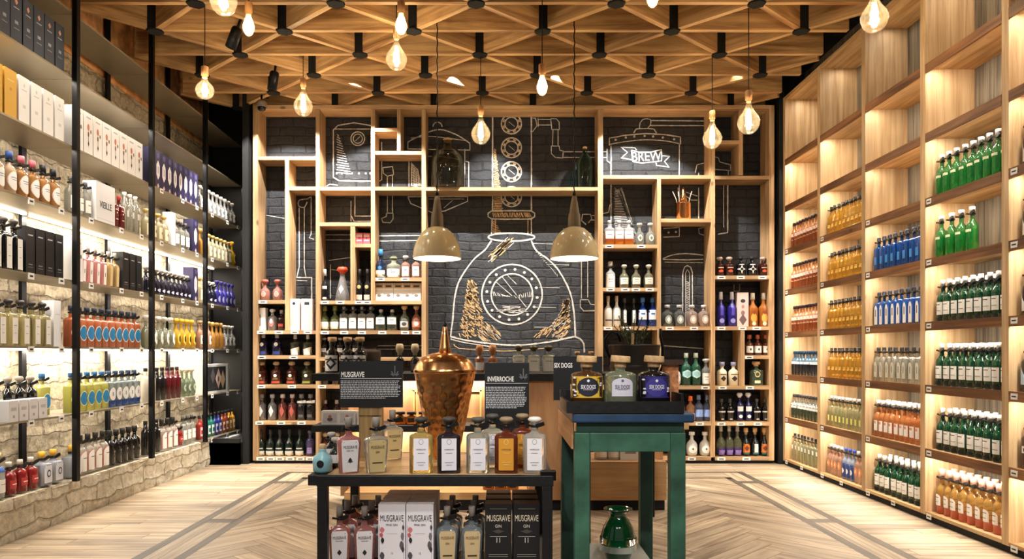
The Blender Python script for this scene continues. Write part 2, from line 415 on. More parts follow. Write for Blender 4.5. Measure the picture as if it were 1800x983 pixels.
# rough stone wall on the left with its knee-high plinth
def rough_wall(name, x, y0, y1, z0, z1, amp, mt, nx=1, thick=.12, step=.022, seed=0):
    ny = max(2, int((y1-y0)/step)); nz = max(2, int((z1-z0)/step)); mb = MB(); vs = []
    for j in range(nz+1):
        for i in range(ny+1):
            y = y0+(y1-y0)*i/ny; z = z0+(z1-z0)*j/nz
            row = math.floor(z/.125); yy = y+(.2 if row % 2 else 0)+mnoise.noise(Vector((y*2, z*2, 3)))*.1; fy = (yy/.36) % 1; fz = (z/.125) % 1
            groove = max(0, 1-min(fy, 1-fy)*14)+max(0, 1-min(fz, 1-fz)*6)
            d = mnoise.noise(Vector((y*5, z*7, seed)))*amp+mnoise.noise(Vector((y*17, z*19, seed)))*amp*.8+mnoise.noise(Vector((y*45, z*50, seed)))*amp*.3-min(1, groove)*amp*.5
            vs.append((x+d, y, z))
    fs = [(j*(ny+1)+i, j*(ny+1)+i+1, (j+1)*(ny+1)+i+1, (j+1)*(ny+1)+i) for j in range(nz) for i in range(ny)]
    mb.add(vs, fs, 0, True)
    mb.box(x-thick, x-.03, y0, y1, z0, z1)
    return mb
struct(rough_wall('wall_left', XL, 2.9, 8.36, .2, 3.46, .012, STONE).obj('wall_left', STONE))
struct(board('wall_left_upper', XL-.1, XL+.01, Y0, 8.36, 3.46, 4.15, CHIP))
pl = rough_wall('plinth', -2.965, 2.9, 7.42, 0, .262, .012, PLINTH, seed=5)
pl.box(XL, -2.985, 2.9, 7.42, 0, .255)
ny = 150
vs = []
for i in range(ny+1):
    y = 2.9+(7.42-2.9)*i/ny
    for k in range(6):
        vs.append((-2.955-.012*(k == 0)-.034*k, y, .262-.012*(k == 0)+.005*mnoise.noise(Vector((y*12, k, 1)))))
pl.add(vs, [(i*6+k, (i+1)*6+k, (i+1)*6+k+1, i*6+k+1) for i in range(ny) for k in range(5)], 0, True)
struct(pl.obj('baseboard_left', PLINTH))
struct(board('trim_3', -2.99, -2.67, 7.44, 7.49, 0, .27, BLKM))
struct(board('trim_4', -3.3, -2.67, 7.44, 8.3, .0, .225, BLKM))

# ------------------------------------------------------------------ ceiling lattice
lat = empty('ceiling_lattice', (0, 0, HB))
tag(lat, 'timber lattice of triangular beam cells hanging under the black ceiling', 'ceiling lattice')
AS, RS = 1.033, .46
rows = [7.66-RS*k for k in range(0, 12)]
BH = .29
def beam(p, q, cut=.066, hidden=None):
    p, q = Vector(p), Vector(q); d = (q-p); l = d.length; d.normalize()
    L2 = l/2-cut; c = (p+q)/2
    if hidden is not None:
        hidden.obox(p+d*cut+Vector((0, 0, BH/2)), q-d*cut+Vector((0, 0, BH/2)), .045, BH); return
    o = MB().box(-L2, L2, -.0225, .0225, 0, BH).obj('beam', BEAM, lat)
    o.location = c; o.rotation_euler = (0, 0, math.atan2(d.y, d.x))
hid = MB(); hidp = MB()
def nodes(k):
    off = -.18 if k % 2 == 1 else -.18+AS/2
    xs = [off+AS*i for i in range(-4, 5)]
    return [x for x in xs if -2.9 < x < 2.75]
for k, y in enumerate(rows):
    far = y < 5.2; xs = nodes(k)
    for i, x in enumerate(xs):
        if far: hidp.box(x-.045, x+.045, y-.045, y+.045, -.0, BH+.1)
        else:
            p = MB().box(-.056, .056, -.05, .05, -.0, BH+.14)
            p.lathe([(.066, -.010), (.066, .004)], 6).obj('node_post', CEILB, lat, (x, y, 0))
        if i+1 < len(xs): beam((x, y, 0), (xs[i+1], y, 0), hidden=hid if far else None)
    if xs and xs[-1] < 2.5: beam((xs[-1], y, 0), (2.84, y, 0), hidden=hid if far else None)
    if xs[0] > -2.6: beam((-3.2, y, 0), (xs[0], y, 0), hidden=hid if far else None)
    if k+1 < len(rows):
        for x in xs:
            for sx in (-1, 1):
                x2 = x+sx*AS/2; y2 = rows[k+1]
                if x2 > 2.84: t = (2.84-x)/(x2-x); x2 = 2.84; y2 = y+(y2-y)*t
                if x2 < -3.25: t = (-3.25-x)/(x2-x); x2 = -3.25; y2 = y+(y2-y)*t
                beam((x, y, 0), (x2, y2, 0), hidden=hid if far else None)
o = hid.obj('beam', BEAM, lat); o['kind'] = 'stuff'
o = hidp.obj('node_post', BLKM, lat); o['kind'] = 'stuff'

# ------------------------------------------------------------------ right-hand shelving, five bays
RL = [3.12, 2.645, 2.20, 1.785, 1.355, .925, .49, .06]       # shelf tops
RF = 2.91; REDGE = [3.38, 4.20, 5.02, 5.84, 6.66, 7.48]
BAYN = ['cut-off bay at right edge', 'nearest full right bay', 'middle right bay', 'second farthest right bay', 'farthest right bay']
UP = ['lowest shelf', 'second shelf up', 'third shelf up', 'fourth shelf up', 'fifth shelf up', 'sixth shelf up', 'seventh shelf up', 'eighth shelf up']
for i in range(5):
    ya, yb = REDGE[i], REDGE[i+1]
    u = empty('shelving_unit', (0, 0, 0)); u.location = (RF, ya, 0)
    tag(u, 'pale pine shelving unit against right wall, '+BAYN[i], 'shelving unit', 'pine shelving units along the right wall')
    def bd(name, x0, x1, y0, y1, z0, z1, m):
        o = board(name, x0, x1, y0, y1, z0, z1, m, u); o.location -= Vector((RF, ya, 0)); return o
    bd('side_panel', RF, XR-.012, yb-.03, yb+.03, .04, 3.77, RZ)
    if i == 0: bd('side_panel', RF, XR-.012, ya-.03, ya+.03, .04, 3.77, RZ)
    bd('top_board', RF, XR-.012, ya+.03, yb-.03, 3.74, 3.77, RY)
    bd('back_panel', XR-.012, XR-.003, ya+.031 if i else ya-.03, yb+.03, .04, 3.77, GREYW)
    bd('toe_kick', RF+.006, XR-.03, ya+.031 if i else ya-.03, yb+.03, .001, .039, BLKM)
    for k, z in enumerate(RL):
        sh = bd('shelf', RF+.012, XR-.014, ya+.03, yb-.03, z-.028, z, RY if k < 7 else RY)
        lp = bd('front_lip', RF-.002, RF+.012, ya+.03, yb-.03, z-.055 if k < 7 else .042, z+.004, RDK if k < 7 else RY)
        if k < 7:
            bd('light_strip', RF+.016, RF+.03, ya+.06, yb-.06, z-.034, z-.0285, LEDM)
            area('strip_light', (RF+.035, (ya+yb)/2, z-.036), (0, math.radians(-14), 0), .012, yb-ya-.14, P_RSTRIP, WARM2)
        if k >= 2:
            for q in ((.05, .42) if k == 7 and i > 1 else (.05,)):
                t = MB().box(-.002, .002, -.026, .026, -.017, .017, 0).box(-.0026, -.002, -.018, .018, -.004, .004, 1).obj('price_tag', [WHITE, INK], u)
                t.location = (-.0045, yb-ya-.03-q, z-.024)
    area('strip_light', (RF+.17, (ya+yb)/2, 3.73), (0, 0, 0), .05, yb-ya-.2, P_RSTRIP*.5, WARM2)

# ------------------------------------------------------------------ left-hand steel shelving, four bays
LF = -2.95; LLV = [3.50, 3.05, 2.575, 2.12, 1.65, 1.19, .727, .275]
LEDGE = [3.94, 5.03, 6.12, 7.23, 8.30]
LBAY = ['nearest left bay', 'second left bay', 'third left bay', 'dark farthest left bay']
for i in range(4):
    ya, yb = LEDGE[i], LEDGE[i+1]
    u = empty('shelving_rack', (LF, ya, 0))
    tag(u, 'black steel shelving rack on the left stone wall, '+LBAY[i], 'shelving rack', 'steel shelving racks along the left wall')
    def bd(name, x0, x1, y0, y1, z0, z1, m):
        o = board(name, x0, x1, y0, y1, z0, z1, m, u); o.location -= Vector((LF, ya, 0)); return o
    for yy in ([ya, yb] if i == 0 else [yb]):
        bd('front_post', LF-.0, LF+.035, yy-.02, yy+.02, .262, 4.14, BLK)
        bd('rear_post', XL+.026, XL+.05, yy-.025, yy+.025, .27, 4.14, BLK)
    for k, z in enumerate(LLV):
        if k == 7 and i < 3: continue
        bd('shelf', XL+.055, LF-.002, ya+.002, yb-.002, z-.012, z, STEEL)
        if k in (3, 5):
            bd('light_strip', XL+.06, XL+.085, ya+.03, yb-.03, z-.025, z-.0125, LEDM)
            area('strip_light', (XL+.10, (ya+yb)/2, z-.03), (0, math.radians(18), 0), .02, yb-ya-.1, P_LSTRIP*.5, WARM2)
        if k > 0:
            pw = P_LFILL*(1.7 if k < 4 else 1) if i < 3 else P_LFILL*.8
            area('strip_light', (LF-.03, (ya+yb)/2, z-.02), (0, math.radians(10), 0), .015, yb-ya-.1, pw*.5, WARM2)  # added fill along the shelf front; no strip is built here
        if k >= 3 or (i > 1 and k >= 2):
            for q in (.2, .6, .9):
                t = MB().box(-.002, .002, -.028, .028, -.02, .02, 0).box(.002, .0026, -.016, .016, -.006, .006, 1).obj('price_tag', [WHITE, INK], u)
                t.location = (.004, q*1.05, z-.02)
# ------------------------------------------------------------------ bottles, jars and boxes
# normalised profiles: (height fraction, radius fraction) of the glass, up to the mouth
SH = {
 'gin':    [(0, .86), (.02, 1), (.58, 1), (.66, .93), (.72, .66), (.76, .42), (.80, .36), (.93, .34), (.94, .42), (1, .42)],
 'tall':   [(0, .88), (.02, 1), (.62, 1), (.68, .9), (.74, .6), (.80, .38), (.86, .33), (1, .33)],
 'wine':   [(0, .9), (.02, 1), (.55, 1), (.64, .86), (.70, .58), (.76, .4), (.95, .33), (.955, .4), (1, .4)],
 'block':  [(0, .93), (.015, 1), (.70, 1), (.74, .93), (.77, .7), (.79, .38), (.82, .3), (.98, .3), (1, .34)],
 'taper':  [(0, .80), (.015, .85), (.64, 1), (.69, .97), (.73, .82), (.76, .5), (.79, .3), (.84, .27), (1, .27)],
 'round':  [(0, .6), (.02, .75), (.12, .95), (.3, 1), (.5, .97), (.62, .8), (.7, .5), (.76, .32), (.98, .28), (1, .34)],
 'squat':  [(0, .88), (.02, 1), (.62, 1), (.68, .97), (.75, .74), (.80, .42), (.84, .34), (1, .34)],
 'slim':   [(0, .9), (.01, 1), (.72, 1), (.77, .85), (.82, .55), (.86, .48), (1, .46)],
 'cone':   [(0, .94), (.02, 1), (.25, .86), (.5, .64), (.72, .44), (.82, .34), (1, .32)],
 'ribbed': [(0, .9), (.02, 1), (.1, 1), (.12, .93), (.2, .93), (.22, 1), (.3, 1), (.32, .93), (.4, .93), (.42, 1), (.5, 1), (.52, .93), (.58, .93), (.60, 1), (.66, .95), (.73, .62), (.78, .36), (1, .34)],
}
def prof_r(sh, t):
    p = SH[sh]
    for (a, ra), (b, rb) in zip(p, p[1:]):
        if a <= t <= b: return ra+(rb-ra)*(t-a)/max(1e-6, b-a)
    return p[-1][1]
def outline(kind, n=20):
    if kind == 'rect': return [(-.5, -.5), (.5, -.5), (.5, .5), (-.5, .5)]
    if kind == 'round': return [(.5*math.cos(2*PI*k/n), .5*math.sin(2*PI*k/n)) for k in range(n)]
    if kind == 'hex': return [(0, -.5), (.5, -.25), (.5, .25), (0, .5), (-.5, .25), (-.5, -.25)]
    if kind == 'leaf': return [(0, -.5), (.3, -.25), (.42, .08), (.22, .38), (-.1, .5), (-.3, .28), (-.4, 0), (-.22, -.3)]
    if kind == 'diamond': return [(0, -.5), (.5, 0), (0, .5), (-.5, 0)]
    if kind == 'arch': return [(-.5, -.5), (.5, -.5), (.5, .2)]+[(.5*math.cos(PI*k/8), .2+.3*math.sin(PI*k/8)) for k in range(1, 8)]+[(-.5, .2)]
    if kind == 'heart': return [(0, -.5), (.3, -.25), (.5, .1), (.46, .36), (.26, .5), (.08, .44), (0, .32), (-.08, .44), (-.26, .5), (-.46, .36), (-.5, .1), (-.3, -.25)]
    if kind == 'taper': return [(-.42, -.5), (.42, -.5), (.5, .4), (.42, .5), (-.42, .5), (-.5, .4)]
    if kind == 'slant': return [(-.5, -.5), (.5, -.5), (.5, .5), (-.5, .2)]
    if kind == 'half': return [(-.5, -.5), (.5, -.5), (.5, .5)]
    if kind == 'halfl': return [(-.5, -.5), (.5, -.5), (-.5, .5)]
def patch(mb, surf, kind, w, h, cx, cz, m, off):
    """a label of the given outline laid on the surface surf(u, z) -> y"""
    ol = outline(kind); pts = []
    for i in range(len(ol)):
        a, b = ol[i], ol[(i+1) % len(ol)]; s = max(1, int(max(abs(a[0]-b[0])*w, abs(a[1]-b[1])*h*.3)/.007))
        for k in range(s): pts.append((a[0]+(b[0]-a[0])*k/s, a[1]+(b[1]-a[1])*k/s))
    rings = (1, .72, .45, .2); vs = []
    for r in rings: vs += [(cx+p[0]*w*r, 0, cz+p[1]*h*r) for p in pts]
    vs.append((cx, 0, cz))
    vs = [(x, surf(x, z)-off, z) for x, _, z in vs]; n = len(pts); fs = []
    for i in range(3):
        for k in range(n): fs.append((i*n+k, i*n+(k+1) % n, (i+1)*n+(k+1) % n, (i+1)*n+k))
    for k in range(n): fs.append((3*n+k, 3*n+(k+1) % n, 4*n))
    mb.add(vs, fs, m, True)
PAPER = {}
def colm(c):
    if not isinstance(c, (tuple, list)): return c
    k = tuple(c)
    if k not in PAPER: PAPER[k] = mat('paint_%02x%02x%02x' % k, k, .5)
    return PAPER[k]
def gl(c, tr=.75):
    k = ('g', tuple(c), tr)
    if k not in PAPER: PAPER[k] = mat('glass_%02x%02x%02x_%d' % (c[0], c[1], c[2], int(tr*100)), tuple(c), .07, trans=tr, coat=.4)
    return PAPER[k]
KINDS = {}
def bottle(key, sh, r, h, col, ex=2.0, ay=1.0, labels=(), cap=('screw', (20, 20, 22), .035, 1.0), tr=.75, fill=None, fillcol=None, stag=False, neck=None, n=16, texts=(), wrap=()):
    """labels: (outline, w, h, centre z fraction, colour) stacked outwards; cap: (style, colour, height, radius factor)"""
    ch = cap[2] if cap else 0; gh = h-ch*.75
    prof = [(rf*r, t*gh) for t, rf in SH[sh]]
    if fill:   # add a ring at the liquid line
        z = fill*gh; rr = prof_r(sh, fill)*r
        prof = sorted(prof+[(rr, z-.0006), (rr, z+.0006)], key=lambda q: q[1])
    mb = MB(); mb.lathe(prof, n if ex == 2 else max(n, 24), ex=ex, ay=ay, mf=(lambda z: 1 if (fill and z < fill*gh) else 0))
    parts = []
    body = mb.mesh(key, [gl(col, tr), gl(fillcol or col, min(tr, .55))])
    def surf(u, z):
        rr = max(.006, prof_r(sh, min(1, max(0, z/gh)))*r); q = min(.985, abs(u)/rr)
        return -ay*rr*(1-q**ex)**(1/ex)
    def label_part(name, lst, off0=.0007):
        L = MB(); ms = []
        for i, (ok, w, hh, zc, c) in enumerate([l[:5] for l in lst]):
            cx = lst[i][5] if len(lst[i]) > 5 else 0
            patch(L, surf, ok, w, hh, cx, zc*gh, len(ms), off0+.0005*i); ms.append(colm(c))
        me = L.mesh(name, ms); return me
    if labels: parts.append(('label', label_part('label', labels), None))
    for (z0, z1, c) in wrap:   # bands right round the glass
        W_ = MB(); W_.lathe([(prof_r(sh, z0)*r+.0005, z0*gh), (prof_r(sh, (z0+z1)/2)*r+.0005, (z0+z1)/2*gh), (prof_r(sh, z1)*r+.0005, z1*gh)], n if ex == 2 else 24, ex=ex, ay=ay, cap0=False, cap1=False)
        parts.append(('band', W_.mesh('band', [colm(c)]), None))
    if cap:
        st, cc, ch, cf = cap; rn = prof[-1][0]*cf+.0015; z0 = h-ch; c_ = MB()
        if st == 'screw': c_.lathe([(rn, z0), (rn, h-.002), (rn*.9, h)], 12)
        elif st == 'cork': c_.lathe([(rn*.8, z0), (rn*.8, z0+ch*.35), (rn*1.25, z0+ch*.36), (rn*1.25, h-.002), (rn*1.1, h)], 12)
        elif st == 'knob': c_.lathe([(rn*.8, z0), (rn*.8, z0+ch*.2), (rn*1.3, z0+ch*.35), (rn*1.5, z0+ch*.65), (rn*1.1, h-.002), (rn*.5, h)], 12)
        elif st == 'foil': c_.lathe([(rn*1.15, z0), (rn*1.02, z0+ch*.5), (rn, h-.002), (rn*.85, h)], 12)
        parts.append(('cap' if st == 'screw' else ('foil_capsule' if st == 'foil' else 'stopper'), c_.mesh('cap', [CORK if cc == 'cork' else colm(cc)]), None))
    if stag:   # black anti-theft tag clipped round the neck
        t = MB(); zt = h-ch-.012; rt = prof_r(sh, min(1, zt/gh))*r
        t.lathe([(rt+.002, zt-.006), (rt+.006, zt-.004), (rt+.006, zt+.004), (rt+.002, zt+.006)], 10)
        t.obox((rt*.4, -rt, zt), (rt+.028, -rt-.006, zt+.014), .012, .018); t.obox((-rt*.4, -rt, zt), (-rt-.02, -rt-.004, zt+.006), .008, .010)
        parts.append(('security_tag', t.mesh('security_tag', [TAGM]), None))
    for (s, size, zc, c, xs) in texts:
        tm = text_mesh(s, size, colm(c), .0003, xs)
        for v in tm.vertices: v.co.z += zc*gh; v.co.y += surf(v.co.x, v.co.z)-.0022
        parts.append(('lettering', tm, None))
    KINDS[key] = ('bottle', body, parts, h, r)
def carton(key, w, d, h, col, pats=(), texts=(), top=None, name='gift_box'):
    mb = MB().box(-w/2, w/2, -d/2, d/2, 0, h)
    mb.m[1] = 1
    body = mb.mesh(key, [colm(col), colm(top or col)]); parts = []
    surf = lambda u, z: -d/2
    if pats:
        L = MB(); ms = []
        for i, p in enumerate(pats):
            ok, ww, hh, zc, c = p[:5]; cx = p[5] if len(p) > 5 else 0
            patch(L, surf, ok, ww, hh, cx, zc*h, len(ms), .0006+.0003*i); ms.append(colm(c))
        parts.append(('printed_panel', L.mesh('printed_panel', ms), None))
    for (s, size, zc, c, xs) in texts:
        tm = text_mesh(s, size, colm(c), .0003, xs)
        for v in tm.vertices: v.co.z += zc*h; v.co.y += -d/2-.0022
        parts.append(('lettering', tm, None))
    KINDS[key] = (name, body, parts, h, w/2)
ORD = ['leftmost', 'second from left', 'third from left', 'fourth from left', 'fifth from left', 'sixth from left', 'seventh from left', 'eighth from left', 'ninth from left', 'tenth from left', 'eleventh from left', 'twelfth from left', 'thirteenth from left', 'fourteenth from left']
_count = {}
TOTAL = []
def place(key, loc, rz, desc, where, group=None, tilt=0, order=True, cat=None):
    nm, body, parts, h, r = KINDS[key]
    o = link(nm, body); o.location = (loc[0], loc[1], loc[2]+.0008); o.rotation_euler = (tilt, 0, rz)
    k = (desc, where)
    i = _count.get(k, 0); _count[k] = i+1
    TOTAL.append((o, desc, where, i))
    o['category'] = cat or {'bottle': 'bottle', 'gift_box': 'box', 'spirit_jar': 'jar', 'tin': 'tin'}.get(nm, 'bottle')
    if group: o['group'] = group
    lab = None
    for pn, pm, _ in parts:
        c = link(pn, pm, lab if (pn == 'lettering' and lab) else o)
        if pn in ('label', 'printed_panel'): lab = c
    return o
def finish_labels():
    for o, desc, where, i in TOTAL:
        n = _count[(desc, where)]
        s = f'{desc}, {ORD[i]}, {where}' if n > 1 else f'{desc}, {where}'
        if len(s.split()) > 16: print('LONG', len(s.split()), s)
        o['label'] = s

W = (240, 238, 232)
WCAP = (232, 230, 226)
# right wall kinds
bottle('green_gin', 'gin', .036, .29, (96, 190, 110), tr=.8, labels=(('rect', .05, .016, .52, (230, 226, 190)),), cap=('screw', WCAP, .034, 1.05), stag=True, fill=.56, fillcol=(30, 160, 70))
bottle('dkgreen_gin', 'tall', .038, .285, (14, 74, 44), tr=.45, labels=(('rect', .062, .085, .36, W), ('rect', .04, .005, .46, (30, 30, 30)), ('rect', .05, .003, .3, (90, 90, 90)), ('rect', .058, .02, .07, (16, 22, 26))), cap=('screw', WCAP, .038, 1.1), stag=True)
bottle('blue_gin', 'block', .036, .27, (20, 96, 190), ex=5, ay=.8, tr=.7, labels=(('rect', .034, .06, .35, (60, 130, 200)),), cap=('screw', (34, 40, 60), .028, 1.1), stag=True)
bottle('bluelabel_gin', 'block', .036, .27, (30, 100, 190), ex=5, ay=.8, tr=.6, labels=(('rect', .068, .17, .34, (34, 84, 170)), ('arch', .044, .15, .36, W), ('rect', .012, .055, .42, (60, 60, 80))), cap=('screw', (40, 50, 70), .028, 1.1), stag=True)
bottle('clear_gin', 'block', .035, .265, (226, 228, 216), ex=4, ay=.85, tr=.8, labels=(('arch', .044, .12, .38, (206, 206, 192)), ('rect', .008, .05, .40, (80, 80, 70))), cap=('screw', (40, 40, 44), .028, 1.1), stag=True)
bottle('rose_spirit', 'gin', .034, .285, (250, 170, 100), tr=.7, labels=(('rect', .05, .08, .33, W), ('rect', .03, .02, .42, (210, 150, 130))), cap=('screw', WCAP, .034, 1.05), stag=True)
bottle('yellow_spirit', 'ribbed', .033, .265, (238, 186, 60), tr=.7, cap=('screw', (30, 28, 26), .022, 1.0), stag=True, labels=(('rect', .04, .03, .34, (226, 180, 90)), ('rect', .03, .004, .36, (150, 110, 40))))
bottle('palegold_spirit', 'tall', .034, .27, (226, 226, 176), tr=.8, labels=(('rect', .03, .05, .30, (230, 226, 130)), ('diamond', .02, .03, .5, (120, 130, 90))), cap=('screw', WCAP, .03, 1.05), stag=True)
bottle('amber_brandy', 'gin', .033, .265, (220, 150, 96), tr=.6, fill=.5, fillcol=(180, 92, 40), labels=(('rect', .056, .03, .55, (226, 210, 200)), ('rect', .05, .012, .36, (200, 150, 120))), cap=('screw', (40, 22, 24), .03, 1.1))
bottle('navy_spirit', 'gin', .034, .24, (120, 160, 190), tr=.6, fill=.5, fillcol=(14, 34, 62), labels=(('rect', .056, .025, .56, (226, 232, 236)),), cap=('screw', (26, 60, 90), .03, 1.1))
bottle('silver_vodka', 'gin', .034, .24, (214, 220, 214), tr=.8, fill=.45, fillcol=(60, 84, 60), labels=(('rect', .056, .045, .58, W), ('rect', .03, .01, .6, (120, 130, 130))), cap=('screw', (60, 60, 64), .03, 1.1))
bottle('clear_vodka', 'taper', .034, .27, (222, 226, 190), tr=.85, labels=(('rect', .02, .055, .28, (110, 120, 70)), ('rect', .03, .04, .55, W)), cap=('screw', (30, 30, 30), .03, 1.1), stag=True)
bottle('pinktop_gin', 'gin', .037, .30, (246, 200, 110), tr=.75, fill=.22, fillcol=(244, 130, 90), labels=(('arch', .054, .08, .36, (190, 120, 80)), ('arch', .05, .076, .36, W), ('rect', .03, .004, .42, INK), ('rect', .026, .003, .3, INK)), cap=('screw', (244, 196, 176), .05, 1.15), stag=True)
bottle('peach_vodka', 'tall', .032, .265, (244, 200, 176), tr=.75, labels=(('round', .045, .07, .4, (226, 140, 90)), ('round', .02, .03, .4, (250, 220, 180))), cap=('screw', WCAP, .03, 1.05), stag=True)
bottle('bluelace_vodka', 'tall', .032, .265, (180, 196, 220), tr=.6, labels=(('rect', .06, .12, .32, (36, 60, 130)), ('round', .03, .045, .3, W)), cap=('screw', (40, 70, 170), .03, 1.1), stag=True)
bottle('diamond_whisky', 'gin', .038, .28, (26, 20, 18), tr=.2, labels=(('halfl', .06, .12, .36, (226, 224, 220)),), cap=('screw', (20, 20, 20), .04, 1.1), stag=True)
bottle('red_square_whisky', 'block', .038, .27, (62, 14, 14), ex=5, tr=.3, labels=(('rect', .036, .04, .45, W), ('rect', .012, .018, .45, INK)), cap=('screw', (20, 20, 20), .036, 1.1), stag=True)
bottle('iceblue_whisky', 'block', .038, .27, (20, 22, 26), ex=5, tr=.2, labels=(('halfl', .06, .11, .4, (190, 214, 236)),), cap=('screw', (20, 20, 20), .036, 1.1), stag=True)

def rrow(bay, lvl, key, n, desc, pitch=None, start=None, r2=False, total=None):
    """a row on right bay 0..4 (0 nearest) counted from the far end (left in view)"""
    ya, yb = REDGE[bay]+.05, REDGE[bay+1]-.05; r = KINDS[key][4]
    pitch = pitch or (yb-ya-2*r)/max(1, n-1); s = start if start is not None else 0
    where = f'{UP[7-lvl]}, {BAYN[bay]}'
    for row in range(2 if r2 else 1):
        for k in range(n):
            y = yb-r-s-k*pitch; x = RF+.045+r+row*(2*r+.012)
            place(key, (x+random.uniform(-.004, .004), y, RL[lvl]), -PI/2+random.uniform(-.06, .06), desc+(' behind' if row else ''), where, 'bottles on the right wall')
G9 = 'dark green bottle with white label'
rrow(1, 2, 'green_gin', 9, 'bright green bottle with pale cap'); rrow(1, 3, 'green_gin', 4, 'bright green bottle with pale cap', pitch=.105)
rrow(1, 4, 'dkgreen_gin', 9, G9, r2=True); rrow(1, 5, 'dkgreen_gin', 9, G9, r2=True); rrow(1, 6, 'dkgreen_gin', 9, G9, r2=True)
rrow(1, 7, 'pinktop_gin', 9, 'amber bottle with pink cap', r2=True)
rrow(2, 3, 'blue_gin', 9, 'square sapphire blue bottle'); rrow(2, 4, 'bluelabel_gin', 9, 'blue bottle with arched white label'); rrow(2, 5, 'clear_gin', 9, 'clear square bottle with arched label')
rrow(2, 6, 'rose_spirit', 10, 'orange bottle with white label', r2=True); rrow(2, 7, 'dkgreen_gin', 9, G9, r2=True)
for l in (2, 3, 4, 5): rrow(3, l, 'yellow_spirit', 10, 'ribbed golden yellow bottle')
rrow(3, 6, 'palegold_spirit', 10, 'pale yellow clear bottle')
rrow(3, 7, 'peach_vodka', 4, 'peach bottle with orange disc', pitch=.07); rrow(3, 7, 'bluelace_vodka', 3, 'blue bottle with blue cap', pitch=.07, start=.29)
rrow(3, 7, 'peach_vodka', 3, 'peach bottle at near end', pitch=.07, start=.51)
for l in (2, 3, 4): rrow(4, l, 'amber_brandy', 10, 'amber brown bottle with pale band')
rrow(4, 5, 'navy_spirit', 10, 'dark blue bottle with pale band'); rrow(4, 6, 'silver_vodka', 10, 'clear bottle, white band, green base'); rrow(4, 7, 'clear_vodka', 9, 'clear bottle with olive label')
for l, k, dsc in ((2, 'diamond_whisky', 'black bottle with slanted label'), (3, 'diamond_whisky', 'black bottle with slanted label'), (4, 'diamond_whisky', 'black bottle with slanted label'), (5, 'iceblue_whisky', 'black bottle with ice blue label'), (6, 'red_square_whisky', 'dark red bottle with square label')):
    rrow(0, l, k, 3, dsc, pitch=.088)

# left wall kinds
carton('navy_box', .10, .10, .32, (58, 66, 80), (('diamond', .03, .04, .82, (206, 150, 120)), ('rect', .05, .006, .70, (180, 180, 190)), ('rect', .03, .02, .42, (150, 154, 166)), ('rect', .05, .004, .3, (150, 154, 166))))
carton('yellow_box', .11, .10, .30, (218, 168, 52), (('rect', .06, .006, .78, (240, 210, 130)), ('round', .02, .02, .6, (190, 130, 40))))
carton('white_box', .105, .10, .30, (236, 236, 236), (('diamond', .02, .03, .82, (196, 196, 200)), ('rect', .05, .005, .72, (180, 180, 186)), ('rect', .03, .02, .38, (206, 206, 212))))
carton('floral_box', .115, .10, .31, (232, 230, 230), (('round', .03, .05, .66, (190, 120, 104)), ('round', .02, .04, .50, (130, 92, 84)), ('rect', .006, .07, .42, (90, 80, 80)), ('diamond', .02, .05, .28, (60, 60, 64)), ('rect', .06, .012, .88, (170, 174, 190)), ('round', .02, .03, .58, (120, 120, 110), .03)))
carton('oval_box', .105, .10, .33, (48, 44, 80), (('hex', .062, .17, .5, W), ('hex', .05, .15, .5, (226, 224, 226)), ('rect', .008, .06, .5, (70, 66, 100)), ('diamond', .04, .05, .08, (210, 190, 180)), ('round', .05, .05, .88, (90, 84, 130))))
carton('black_box', .09, .09, .30, (24, 24, 26), (('rect', .05, .008, .82, (190, 190, 190)), ('rect', .04, .006, .2, (150, 150, 150)), ('rect', .05, .004, .14, (120, 120, 120))))
carton('vieille_box', .27, .10, .30, (222, 222, 224), (('rect', .24, .005, .1, (190, 190, 194)),), (('VIEILLE', .07, .45, (30, 30, 34), .8),))
carton('slim_white_box', .08, .08, .31, (232, 232, 236), (('rect', .05, .004, .7, (190, 190, 196)),))
carton('photo_box', .62, .14, .30, (206, 204, 200), (('rect', .50, .25, .5, (44, 44, 46), -.04), ('diamond', .15, .22, .5, (206, 180, 166), .02), ('diamond', .13, .2, .45, (190, 160, 130), .13), ('diamond', .12, .16, .6, (90, 84, 84), -.12), ('round', .04, .06, .48, (110, 84, 76), .02)), name='gift_box')
for nm, cc in (('red', (170, 60, 54)), ('blue', (34, 66, 130)), ('pink', (186, 92, 104)), ('blackc', (24, 24, 26))):
    bottle('heart_'+nm, 'squat', .046, .27, (206, 150, 90) if nm != 'blue' else (226, 196, 160), ay=.8, tr=.6, labels=(('round', .082, .12, .38, (226, 200, 180)), ('round', .076, .112, .38, W), ('rect', .05, .005, .46, (120, 130, 160)), ('rect', .04, .004, .40, (120, 130, 160))), cap=('screw', cc, .05, 1.2), stag=True)
bottle('strip_black', 'block', .043, .33, (16, 17, 20), ex=6, tr=.1, labels=(('rect', .046, .19, .37, W), ('rect', .02, .004, .52, (120, 120, 126)), ('rect', .02, .004, .3, (160, 160, 166))), cap=('knob', (60, 54, 50), .045, 1.2), stag=True)
bottle('strip_gold', 'block', .044, .29, (226, 216, 160), ex=6, tr=.8, labels=(('rect', .05, .16, .36, W), ('rect', .026, .004, .48, (130, 130, 140)), ('rect', .026, .003, .3, (150, 150, 160))), cap=('knob', (40, 36, 34), .036, 1.1), stag=True)
bottle('ruby_pair', 'block', .036, .27, (110, 22, 26), ex=5, tr=.4, labels=(('rect', .04, .008, .6, (220, 200, 190)), ('rect', .03, .008, .3, (220, 200, 190)), ('round', .012, .012, .5, W)), cap=('screw', (150, 24, 30), .03, 1.1))
bottle('clear_tall', 'slim', .034, .32, (216, 218, 212), tr=.85, labels=(('rect', .03, .05, .5, (196, 196, 190)),), cap=('screw', (226, 220, 206), .03, 1.0))
